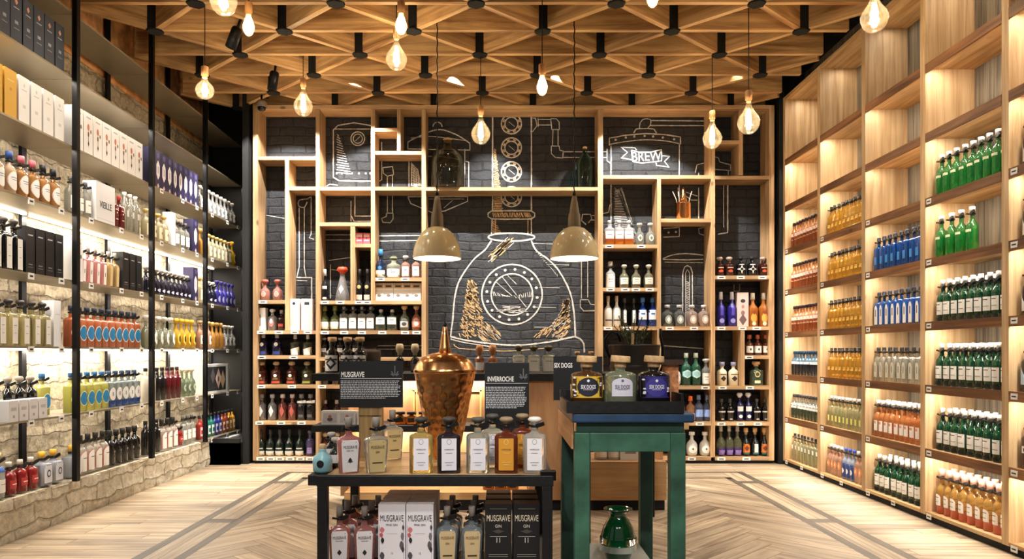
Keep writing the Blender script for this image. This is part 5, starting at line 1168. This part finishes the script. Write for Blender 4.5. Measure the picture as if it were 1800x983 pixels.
o.parent = [q for q in C.objects if q.get('category') == 'bottle'][-1]; o['label'] = 'white neck sleeve'
place('musgrave_gold', (ft(690, 3.9), 3.9, TZ), .5, 'clear MUSGRAVE bottle standing alone', 'back of the table beside wooden stand')
place('inv_clear', (ft(866, 3.72), 3.63, TZ), .1, 'clear bottle', 'second row behind the amber bottle')
place('inv_amber', (ft(918, 3.66), 3.64, TZ), .1, 'brown bottle', 'second row behind the white-necked bottle')
# blue round jug at the left end
mb = MB(); mb.lathe([(.036, 0), (.045, .01), (.047, .055), (.04, .078), (.02, .092), (.016, .105), (.019, .112)], 24)
o = mb.obj('stoneware_bottle', mat('pale_blue_glaze', (140, 190, 200), .3, coat=.5), None, (ft(567, 3.47), 3.47, TZ)); tag(o, 'small pale blue bottle with round black emblem at the table left end', 'bottle')
dk = MB(); patch(dk, lambda u, z: -math.sqrt(max(0, .047**2-u*u)), 'round', .034, .036, 0, .045, 0, .001); dk.obj('label', mat('emblem_black', (24, 22, 24), .5), o, fix=False)
MB().lathe([(.014, .112), (.016, .116), (.016, .13), (.012, .134)], 12).obj('stopper', CORK, o)
bottle('dark_mini', 'round', .036, .15, (30, 30, 34), tr=.3, labels=(('rect', .05, .04, .35, (200, 200, 204)),), cap=('knob', (170, 166, 160), .03, 1.2), stag=True)
place('dark_mini', (ft(585, 3.6)+.01, 3.62, TZ), .2, 'small dark bottle', 'behind the pale blue bottle')
place('dark_mini', (ft(583, 3.85), 3.85, TZ), -.2, 'small dark bottle', 'far left corner of display table')

# hammered copper still standing on the table
SY = 3.93; sk = SY/F
sc_ = empty('copper_still', ((782-880)*sk, SY, TZ+.001)); tag(sc_, 'hammered copper pot still with pointed cone lid on the display table', 'copper still')
def szz(y): return EYE-(y-620)*sk-TZ
body = MB(); prof = [(.055, 0), (.062, .01), (.085, szz(770)), (.165, szz(656)), (.168, szz(652))]
nn = 72; rows_ = 46; vs = []
for j in range(rows_+1):
    z = szz(655)*j/rows_; r = .068+(.165-.068)*(j/rows_)**.85
    for k in range(nn):
        a = 2*PI*k/nn; cell = j//4; u = (a*9/PI+(.5 if cell % 2 else 0)) % 1-.5; v = (j % 4)/4-.5+.125
        d = math.exp(-(u*u*14+v*v*9))*.0048 if 3 < j < 44 else 0
        rr = r-d; vs.append((rr*math.cos(a), rr*math.sin(a), z))
body.add(vs, [(j*nn+k, j*nn+(k+1) % nn, (j+1)*nn+(k+1) % nn, (j+1)*nn+k) for j in range(rows_) for k in range(nn)], 0, True)
body.add(vs[:nn], [tuple(reversed(range(nn)))])
body.obj('pot', COPPER, sc_)
MB().lathe([(.165, szz(657)), (.171, szz(655)), (.171, szz(651)), (.166, szz(649)), (.15, szz(638)), (.118, szz(628)), (.07, szz(622)), (.034, szz(619.5))], 56).obj('lid', COPPER, sc_)
MB().lathe([(.036, szz(621)), (.030, szz(612)), (.019, szz(590)), (.012, szz(576)), (.007, szz(574))], 28).obj('cone', COPPER, sc_)
MB().lathe([(.008, szz(575)), (.009, szz(571)), (.004, szz(566))], 12).obj('finial', BLK, sc_)

# bottom shelf of the table: bottles and cartons
BZ = .125; BY = 3.50
bottle('mus_pink2', 'taper', .052, .285, (196, 128, 124), ex=4.5, ay=.62, tr=.6, n=32, labels=(('taper', .078, .165, .36, (230, 226, 230)), ('diamond', .022, .03, .28, (40, 40, 44))), cap=('screw', (150, 144, 138), .045, 1.05), stag=True, texts=(('MUSGRAVE', .021, .56, (60, 58, 62), .58), ('PINK GIN', .008, .50, (90, 86, 90), 1.0)))
bottle('mus_gold2', 'taper', .052, .285, (176, 190, 200), ex=4.5, ay=.62, tr=.75, n=32, labels=(('taper', .078, .165, .36, (206, 182, 140)), ('rect', .045, .008, .22, (60, 50, 36))), cap=('screw', (150, 144, 138), .045, 1.05), stag=True, texts=(('MUSGRAVE', .021, .56, (110, 84, 50), .58), ('GIN', .014, .45, (60, 50, 36), .8)))
carton('mus_white', .128, .10, .305, (232, 228, 236), (('rect', .0015, .22, .38, (110, 104, 110), .056), ('rect', .0015, .2, .34, (110, 104, 110), -.058), ('leaf', .028, .03, .60, (206, 120, 120), -.046), ('leaf', .022, .024, .52, (196, 96, 100), -.05), ('leaf', .026, .045, .36, (96, 90, 96), .046), ('leaf', .018, .03, .30, (60, 56, 62), .052), ('leaf', .02, .042, .5, (120, 116, 124), .05), ('leaf', .014, .026, .64, (80, 76, 84), .054), ('leaf', .028, .04, .2, (80, 76, 84), -.046), ('leaf', .02, .03, .44, (40, 38, 42), -.044), ('rect', .05, .001, .55, (120, 120, 130))), (('MUSGRAVE', .042, .78, (60, 60, 66), .53), ('PINK GIN', .013, .68, (80, 78, 86), 1.0), ('12', .012, .24, (80, 78, 86), 1.0)))
carton('mus_black', .125, .10, .305, (22, 22, 26), (('rect', .08, .002, .93, (150, 140, 120)), ('rect', .08, .002, .5, (170, 166, 158)), ('rect', .09, .002, .22, (170, 166, 158)), ('rect', .09, .002, .19, (170, 166, 158)), ('diamond', .06, .02, .58, (70, 68, 66))), (('MUSGRAVE', .042, .78, (226, 214, 190), .53), ('GIN', .02, .66, (210, 204, 190), .9), ('11', .034, .44, (222, 216, 200), .8)))
for row in range(3):
    y = BY+row*.135; rw = 'front row' if row == 0 else ('second row' if row == 1 else 'third row')
    kx = 3.50/F*1.0
    def X_(x): return (x-880)*kx
    wh = f'{rw}, lower shelf of display table'
    place('mus_pink2', (X_(597)+.01*row, y, BZ), .18, 'pink MUSGRAVE bottle', wh, 'pink bottles under the table'); place('mus_pink2', (X_(641)+.01*row, y, BZ), .18, 'pink MUSGRAVE bottle', wh, 'pink bottles under the table')
    place('mus_white', (X_(691.5), y, BZ), 0, 'white MUSGRAVE carton with flowers', wh, 'white cartons under the table'); place('mus_white', (X_(740), y, BZ), 0, 'white MUSGRAVE carton with flowers', wh, 'white cartons under the table')
    place('mus_gold2', (X_(786)+.004*row, y, BZ), .12, 'clear MUSGRAVE bottle, gold label', wh, 'gold-label bottles under the table'); place('mus_gold2', (X_(829.5)+.004*row, y, BZ), .1, 'clear MUSGRAVE bottle, gold label', wh, 'gold-label bottles under the table')
    place('mus_black', (X_(876), y, BZ), 0, 'black MUSGRAVE carton', wh, 'black cartons under the table'); place('mus_black', (X_(925), y, BZ), 0, 'black MUSGRAVE carton', wh, 'black cartons under the table')

# ------------------------------------------------------------------ green stool / side table
gy = 3.20; gk = gy/F
def gx(x): return (x-880)*gk
stl = empty('painted_table', (gx(1107), gy, 0)); tag(stl, 'tall narrow green painted wooden table with worn blue top', 'table')
def gb(name, x0, x1, y0, y1, z0, z1, m, bev=.004):
    o = board(name, x0, x1, y0, y1, z0, z1, m, stl, bev); o.location -= stl.location; return o
zt = EYE-(726-620)*gk
gb('tabletop', gx(1006), gx(1219), gy-.025, 3.99, zt-.042, zt, BLUEP, .008)
gb('apron', gx(1012)+.004, gx(1205)-.004, gy+.006, gy+.026, zt-.088, zt-.042, GREENSH); gb('apron', gx(1037), gx(1179), gy+.002, gy+.024, zt-.172, zt-.088, GREENP)
gb('apron', gx(1010.5)-.012, gx(1010.5)-.001, gy+.03, 3.965, zt-.165, zt-.043, wood('bare_side', (206, 158, 108), (160, 112, 68), 'Y', knots=False)); gb('apron', gx(1205)-.045, gx(1205)-.02, gy+.07, 3.89, zt-.172, zt-.042, GREENP)
gb('leg', gx(1010.5), gx(1037), gy, gy+.068, 0, zt-.088, GREENP); gb('leg', gx(1179), gx(1205.5), gy, gy+.068, 0, zt-.088, GREENP)
gb('leg', gx(1010.5), gx(1037), 3.89, 3.958, 0, zt-.042, GREENSH); gb('leg', gx(1179), gx(1205.5), 3.89, 3.958, 0, zt-.042, GREENSH)
gb('lower_shelf', gx(1037)+.002, gx(1179)-.002, gy+.03, 3.93, .10, .12, mat('pale_board', (160, 160, 150), .5, var=.1, vscale=6), .002)
tr = MB(); a0, a1, b0, b1 = gx(995), gx(1200), gy-.03, gy+.33
tr.box(a0, a1, b0, b1, 0, .012); tr.box(a0, a1, b0, b0+.012, .012, .052); tr.box(a0, a1, b1-.012, b1, .012, .085); tr.box(a0, a0+.012, b0+.012, b1-.012, .012, .052); tr.box(a1-.012, a1, b0+.012, b1-.012, .012, .085)
o = tr.obj('tray', BLKW, None, (0, 0, zt)); tag(o, 'rough black wooden tray on the green table holding three jars', 'tray')
JZ = zt+.052-.0
def jar(xc, w, h, col, lab, inner, label, tr_=.6, tilt=0, green=False, txtc=(230, 228, 236), dark=False):
    y = gy+.10; k2 = y/F; r = w*k2/2; H = h*k2
    base = zt+.013; H += (EYE-(703-620)*k2)-base      # stands on the tray floor behind its rim
    mb = MB(); prof = [(r*.93, 0), (r, .01), (r, H*.86), (r*.94, H*.95), (r*.7, H), (r*.32, H*1.02), (r*.30, H*1.10), (r*.38, H*1.13)]
    mb.lathe(prof, 40, ex=2.6, ay=.95); o = mb.obj('spirit_jar', gl(col, tr_), None, ((xc-880)*k2, y, base)); tag(o, label, 'jar')
    def surf(u, z): q = min(.98, abs(u)/r); return -.95*r*(1-q**2.6)**(1/2.6)
    L = MB(); zc = base and H*.60
    if green: patch(L, surf, 'arch', r*1.3, H*.50, 0, zc, 0, .0012)
    else: patch(L, surf, 'rect', r*1.9, H*.58, 0, zc, 1, .0008); patch(L, surf, 'round', r*1.35, H*.52, 0, zc, 0, .0014)
    patch(L, surf, 'rect', r*.6, .0015, 0, zc-H*.07, 2, .002); patch(L, surf, 'diamond', r*.22, H*.09, 0, zc+H*.17, 2, .002)
    if not green:
        for q in range(7): patch(L, surf, 'round', .012, .008, random.choice((-1, 1))*random.uniform(.72, .86)*r, zc+random.uniform(-.25, .25)*H, 2, .0016)
    L.obj('label', [colm(inner), colm(lab), colm(txtc)], o, fix=False)
    me = text_mesh('SIX DOGS', .024, colm(txtc), .0003, .62, bold=.02)
    for v in me.vertices: v.co.z += zc; v.co.y += surf(v.co.x, v.co.z)-.0026
    link('lettering', me, o)
    c = MB().lathe([(r*.36, 0), (r*.38, .004), (r*.38, .016), (r*.34, .022)], 20).lathe([(r*.62, .022), (r*.64, .026), (r*.62, .048), (r*.58, .052)], 24)
    cc = c.obj('cork_stopper', CORK, o, (0, 0, H*1.13)); cc.rotation_euler = (0, tilt, 0)
jar(1031, 56, 49, (90, 56, 24), (214, 176, 60), (34, 36, 48), 'amber jar with yellow and navy SIX DOGS label on tray', .5, .03)
jar(1090, 55, 49, (170, 180, 150), W, (206, 204, 218), 'sage green jar with pale arched SIX DOGS label on tray', .75, .06, green=True, txtc=(96, 94, 110))
jar(1149, 55, 49, (30, 22, 24), (44, 40, 110), (60, 56, 140), 'dark jar with indigo blue SIX DOGS label on tray', .3, .05)
# bark block with a dark lid
y = gy+.19; k2 = y/F; x0, x1 = (1167-880)*k2, (1190-880)*k2; zb = zt+.013
h = EYE-(641-620)*k2-zb
BARK = mat('bark', (196, 132, 88), .9, var=.55, vscale=34, bump=.8)
o = MB().box(-(x1-x0)/2, (x1-x0)/2, -.03, .03, 0, h).obj('bark_block', BARK, None, ((x0+x1)/2, y, zb)); tag(o, 'reddish bark block with dark wooden lid beside the indigo jar', 'wooden block')
MB().box(-.055, .05, -.05, .05, h, h+.022).obj('lid', mat('walnut', (64, 44, 34), .6, var=.3), o)
# green glass vase
vy = 3.56; vk = vy/F; vz = .1208
def vv(y): return EYE-(y-620)*vk-vz
vr = [(33, 1010), (31, 983), (32, 970), (30.5, 952), (27, 930), (20, 913), (14.5, 907), (14, 903), (24, 897), (25, 894.5), (22, 894)]
zb = EYE-vz
H = vv(894)
prof = [(20, 0), (26, .02), (30*1.02, .08), (33, .145)]
P_ = [(r*vk, z) for r, z in ((17, 0), (19, .01), (27, .07), (32, .13), (33, H-.20), (31, H-.14), (26, H-.09), (19, H-.055), (14.5, H-.04), (14, H-.028), (18, H-.012), (25, H-.003), (25.5, H))]
mb = MB(); mb.lathe(P_+[(P_[-1][0]-.006, H+.001), (12*vk, H-.03), (17*vk, H-.055), (29*vk, H-.14), (30*vk, .14), (17*vk, .02)], 44)
o = mb.obj('glass_vase', mat('bottle_green_glass', (8, 74, 36), .04, trans=.45, coat=.6), None, ((1086.5-880)*vk, vy, vz)); tag(o, 'dark green glass vase with flared rim on the green table lower shelf', 'vase')

# wood-topped table behind, carrying a metal tub with a herb
wt = empty('wooden_table', (.8, 4.6, 0)); tag(wt, 'plywood topped side table behind the green table', 'table')
def wb(name, x0, x1, y0, y1, z0, z1, m, bev=.003):
    o = board(name, x0, x1, y0, y1, z0, z1, m, wt, bev); o.location -= wt.location
wb('tabletop', .455, 1.10, 4.25, 5.16, .70, .75, PLYX); wb('apron', .46, .485, 4.27, 5.14, .56, .70, PLYX); wb('apron', .486, 1.08, 4.27, 4.29, .60, .70, PLYX)
for x in (.487, 1.03):
    for y in (4.30, 5.08): wb('leg', x, x+.045, y, y+.045, 0, .698, BLKW)
by = 4.55; bk2 = by/F
tubx = (1115-880)*bk2; tzt = EYE-(606-620)*bk2; R_ = 44*bk2
tub = MB(); hh = tzt-.75
tub.lathe([(R_*.8, 0), (R_*.82, .008), (R_*.93, hh*.6), (R_*1.0, hh-.02), (R_*1.03, hh-.01), (R_*1.03, hh), (R_*.98, hh), (R_*.96, hh-.03), (R_*.1, hh-.035)], 36, cap1=True)
tub.lathe([(R_*.955, hh*.66), (R_*.985, hh*.68), (R_*.965, hh*.72)], 36, cap0=False, cap1=False)
o = tub.obj('metal_tub', mat('dark_tin', (52, 46, 42), .45, .6, var=.3, vscale=8), None, (tubx, by, .75)); tag(o, 'dark metal tub with loop handles holding a rosemary plant', 'tub')
for sg in (-1, 1):
    pts = [(sg*R_*(1.0+.0), 0, hh*.82), (sg*R_*1.18, 0, hh*.98), (sg*R_*1.18, 0, hh+.03), (sg*R_*.95, 0, hh+.078), (sg*R_*.66, 0, hh+.07), (sg*R_*.55, 0, hh+.02)] if sg < 0 else [(R_, 0, hh*.6), (R_*1.14, 0, hh*.7), (R_*1.14, 0, hh*.95), (R_*1.04, 0, hh+.05), (R_*1.05, 0, hh+.10)]
    MB().tube([(p[0], p[1], p[2]) for p in pts], .009, 8).obj('handle', BLK, o)
random.seed(11)
pt = empty('rosemary_plant', (tubx-.01, by, tzt-.03)); tag(pt, 'leggy rosemary plant growing out of the dark metal tub', 'plant')
LEAF = mat('herb_leaf', (84, 104, 60), .6, var=.4, vscale=30); stm = MB(); lf = MB()
MB().lathe([(R_*.9, .004), (R_*.86, .012), (R_*.4, .02)], 20).obj('soil', mat('soil', (36, 28, 22), .95), pt)
for s_ in range(16):
    a = random.uniform(0, 2*PI); b = random.uniform(0, .06); lean = random.uniform(.02, .09); hgt = random.uniform(.10, .20)
    p = [(b*math.cos(a)+lean*math.cos(a)*t*t, b*math.sin(a)+lean*math.sin(a)*t*t, hgt*t) for t in (0, .25, .5, .75, 1)]
    stm.tube(p, .0022, 5)
    for q in range(44):
        t = random.uniform(.1, 1); i = min(3, int(t*4)); f_ = t*4-i; c = [p[i][j]+(p[i+1][j]-p[i][j])*f_ for j in range(3)]
        an = random.uniform(0, 2*PI); l = random.uniform(.014, .026); d = Vector((math.cos(an)*.8, math.sin(an)*.8, .7)).normalized()*l; sd = Vector((-math.sin(an), math.cos(an), 0))*.0022
        c = Vector(c); lf.add([c-sd, c+sd, c+d*.6+sd*1.2, c+d, c+d*.6-sd*1.2], [(0, 1, 2, 3, 4)])
stm.obj('stem', mat('herb_stem', (90, 76, 50), .8), pt); lf.obj('foliage', LEAF, pt, fix=False)
C_ = CORK
MB().cyl((0, 0, 0), (0, 0, .1), .009, 8).obj('plant_label', C_, pt, (-.01, -.05, 0))

# ------------------------------------------------------------------ lamps
def cord(z0, z1, parent): MB().cyl((0, 0, z0), (0, 0, z1), .0035, 6).obj('cord', BLK, parent)
def bulb(x, y, Y, kind, label, size=1.0, soc=True):
    """x, y: centre of the glass in the photograph; the lamp hangs at distance Y"""
    X, Z = px(x, y, Y)
    o = empty('pendant_bulb', (X, Y, Z)); tag(o, label, 'light bulb', 'bare filament bulbs under the ceiling')
    if kind == 'globe': R = .066; prof = [(.014, .095), (.018, .085)]+[(R*math.cos(a), R*math.sin(a)) for a in [math.radians(60-150*k/12) for k in range(13)]]; neck = .095
    elif kind == 'drop': R = .083*size; prof = [(.016, .135*size), (.018, .12*size), (.026, .09*size), (.045*size, .055*size), (.070*size, .02*size), (R, -.015*size), (R*.98, -.035*size), (R*.8, -.075*size), (R*.5, -.10*size), (R*.15, -.112*size)]; neck = .135*size
    else: R = .042; prof = [(.016, .08), (.02, .07), (.032, .035), (R, .0), (R*.95, -.025), (R*.7, -.052), (R*.3, -.068)]; neck = .08
    MB().lathe(prof, 24, cap0=True, cap1=True).obj('glass', BULBG if kind != 'small' else BULBG, o)
    f = MB()
    if kind == 'small':
        f.lathe([(.014, .068), (.028, .034), (.038, 0), (.035, -.026), (.024, -.048), (.008, -.06)], 16); f.obj('glowing_core', FILW, o)
    else:
        hgt = .045 if kind == 'globe' else .075*size; rr = .017
        for k in range(6):
            a = PI*k/3; f.tube([(rr*.5*math.cos(a), rr*.5*math.sin(a), hgt), (rr*math.cos(a+.3), rr*math.sin(a+.3), 0), (rr*.6*math.cos(a+.5), rr*.6*math.sin(a+.5), -hgt)], .0042, 5)
        f.obj('filament', FIL, o); MB().cyl((0, 0, neck-.01), (0, 0, -.02), .004, 6).obj('glass_stem', BULBG, o)
    w = .026
    MB().lathe([(w*.7, neck-.004), (w*.7, neck+.012), (w, neck+.014), (w, neck+.078), (w*.8, neck+.082)], 18).obj('socket', SOCK if soc else COPPER, o)
    cord(neck+.08, HB+.30-Z, o)
    l = bpy.data.lights.new('bulb_light', 'POINT'); l.energy = P_BULB*(1.4 if kind == 'small' else 1); l.color = (1, .84, .62); l.shadow_soft_size = .03
    q = bpy.data.objects.new('bulb_light', l); C.objects.link(q); q.location = (X, Y, Z)
bulb(360, 159, 5.4, 'globe', 'round globe bulb hanging farthest left beside steel shelving')
bulb(393, -4, 4.55, 'drop', 'drop-shaped bulb cut by the top edge, left', 1)
bulb(437, 46, 5.0, 'small', 'small bright bulb near ceiling, left side')
bulb(533, 182, 6.35, 'drop', 'drop-shaped bulb in front of shelving top left corner')
bulb(705, 44, 5.0, 'small', 'small bright bulb in the ceiling centre left')
bulb(697, 99, 5.6, 'drop', 'large drop-shaped bulb below small bright bulb', .98)
bulb(953, 152, 5.3, 'small', 'small bright bulb hanging in centre above still drawing')
bulb(845, 231, 6.3, 'drop', 'drop-shaped bulb hanging over the chalk condenser')
bulb(1147, -4, 5.0, 'small', 'small bright bulb cut by the top edge, right')
bulb(1252, 239, 6.3, 'drop', 'drop-shaped bulb in front of the BREW drawing, right')
bulb(1316, 210, 5.5, 'drop', 'large drop-shaped bulb, far right near shelving corner', 1.0)
bulb(1537, 26, 4.6, 'drop', 'large drop-shaped bulb before the right wall, highest', 1.0)

def pendant(xc, label):
    Y = 5.75; k = Y/F; X = (xc-880)*k; Zr = EYE-(455-620)*k
    o = empty('pendant_lamp', (X, Y, Zr)); tag(o, label, 'pendant lamp', 'cream dome pendants over the counter')
    def z(y): return (455-y)*k
    R = 42.5*k
    out = [(R, 0), (R*1.0, .012), (R*.97, z(440)), (R*.86, z(425)), (R*.68, z(412)), (R*.45, z(403)), (R*.27, z(400))]
    inn = [(r-.004, max(0, zz-.004)) for r, zz in reversed(out)]
    sh = MB(); sh.lathe(out, 48, cap0=False, cap1=False); sh.lathe([(R, 0), (R-.004, 0)], 48, cap0=False, cap1=False)
    for q in range(26):     # white beads that stand in for bright reflections on the shade
        a = 2*PI*q*.382; t = (q % 5)/5; i = 1+(q % 5); r, zz = out[i]; sh.lathe([(.0001, -.005), (.0055, 0), (.0001, .005)], 8, c=(r*math.cos(a)*1.0, r*math.sin(a)*1.0, zz), m=1)
    sh.obj('shade', [CREAME, WHITE], o); MB().lathe(inn, 48, cap0=False, cap1=False).obj('reflector', ENW, o)
    MB().lathe([(R*.27, z(402)), (R*.26, z(396)), (R*.24, z(378)), (R*.2, z(374)), (R*.14, z(356)), (R*.09, z(345))], 24).obj('neck', GREYWOOD, o)
    MB().lathe([(.02, z(400)), (.045, z(412)), (.055, z(425)), (.035, z(436)), (.008, z(440))], 16).obj('bulb', FILW, o)
    pts = [(0.004*math.sin(q*2.2), 0.004*math.cos(q*2.2), z(346)+(HB+.05-Zr-z(346))*q/40) for q in range(41)]
    MB().tube(pts, .005, 6).obj('chain', BLK, o); MB().lathe([(.012, z(346)), (.014, z(340)), (.006, z(336))], 8).obj('hook', BLK, o)
    spot('pendant_light', (X, Y, Zr+.10), (X, Y, 0), P_PEND*6, 125, .4, WARM2, .05)
pendant(768.5, 'left cream enamel dome pendant lamp'); pendant(1009.5, 'right cream enamel dome pendant lamp')

# black track spotlights in the lattice
def spotfix(x, Y, Z, rx, ry, label, seen=True, top=None):
    o = empty('ceiling_spotlight', (x, Y, Z)); tag(o, label, 'spotlight', 'black cylinder spotlights in the lattice'); o.rotation_euler = (rx, ry, 0)
    MB().lathe([(.028, .02), (.042, .0), (.042, .15), (.034, .165)], 20, cap0=False).obj('housing', BLK, o)
    MB().lathe([(.030, .022), (.031, .028)], 18).obj('lens', mat('spot_lens', (255, 248, 236), .3, emit=(255, 240, 214), estr=4), o)
    MB().cyl((0, 0, .16), (0, .0, .28), .012, 8).obj('stem', BLK, o)
X, Z = px(405, 84, 5.7); spotfix(X, 5.7, Z, 0, .35, 'tilted black spotlight hanging above left globe bulb')
X, Z = px(478, 158, 6.6); spotfix(X, 6.6, Z, 0, .15, 'black spotlight in front of dark top left corner')
for i, (x, y) in enumerate(WASH):
    o = MB().lathe([(.028, .02), (.042, .0), (.042, .15), (.034, .165)], 20, cap0=False).cyl((0, 0, .16), (0, 0, .28), .012, 8).obj('spotlight', BLK, lat, (x, y, 3.81-HB)); o.rotation_euler = (math.radians(20), 0, 0)
X, Z = px(461, 190, 7.3)
o = MB().lathe([(.05, .0), (.052, .05), (.03, .07)], 20).lathe([(.042, .0), (.038, -.02), (.02, -.036), (.004, -.04)], 20, m=1).obj('dome_camera', [mat('grey_shell', (110, 100, 90), .5), mat('dark_dome', (12, 12, 14), .1)], None, (X, 7.28, Z)); tag(o, 'small dark dome security camera at the shelving top left corner', 'camera')
MB().tube([(0, 0, .06), (0, .0, .12), (0, .2, .16)], .01, 6).obj('bracket', BLK, o)


# ------------------------------------------------------------------ only the 300 bottles that show largest stay single; the rest are one mass
def shown(o):
    me = o.data; x, y, z = o.location; hgt = max(v.co.z for v in me.vertices); r = max(abs(v.co.x) for v in me.vertices)
    if y < .5: return 0
    u, v0, v1 = 880+F*x/y, 620-F*(z-EYE)/y, 620-F*(z+hgt-EYE)/y; w = F*2*r/y
    if u+w/2 < 0 or u-w/2 > 1800 or v1 > 983: return 0
    lab = o['label_seed']
    return w*(min(983, v0)-max(0, v1))*(.25 if lab else 1)
roots = []
for o, desc, where, i in TOTAL:
    if o.name.split('.')[0] != 'bottle': continue
    o['label_seed'] = 1 if ('behind' == desc.split()[-1] or 'second row' in where or 'third row' in where) else 0
    roots.append((shown(o), o, desc, where, i))
for q in roots: del q[1]['label_seed']
roots.sort(key=lambda q: -q[0])
rest = [q[1] for q in roots[300:]]
mv, mf, mm, ms_, mats_, mi_ = [], [], [], [], [], {}
gone = []
for root in rest:
    M0 = Matrix.Translation(root.location) @ root.rotation_euler.to_matrix().to_4x4()
    for o in [root]+list(root.children_recursive):
        me = o.data; b = len(mv); idx = []
        for m in me.materials:
            if m.name not in mi_: mi_[m.name] = len(mats_); mats_.append(m)
            idx.append(mi_[m.name])
        mv += [tuple(M0 @ v.co) for v in me.vertices]
        for p in me.polygons: mf.append(tuple(v+b for v in p.vertices)); mm.append(idx[p.material_index] if idx else 0); ms_.append(p.use_smooth)
        gone.append(o)
names = {o.as_pointer() for o in rest}
TOTAL = [t for t in TOTAL if t[0].as_pointer() not in names]
for o in gone: bpy.data.objects.remove(o)
me = bpy.data.meshes.new('distant_bottles'); me.from_pydata(mv, [], mf)
for m in mats_: me.materials.append(m)
me.polygons.foreach_set('material_index', mm); me.polygons.foreach_set('use_smooth', ms_); me.update()
o = link('distant_bottles', me); tag(o, 'mass of small bottles filling farther shelves and rows behind', 'bottles', None, 'stuff')
finish_labels()
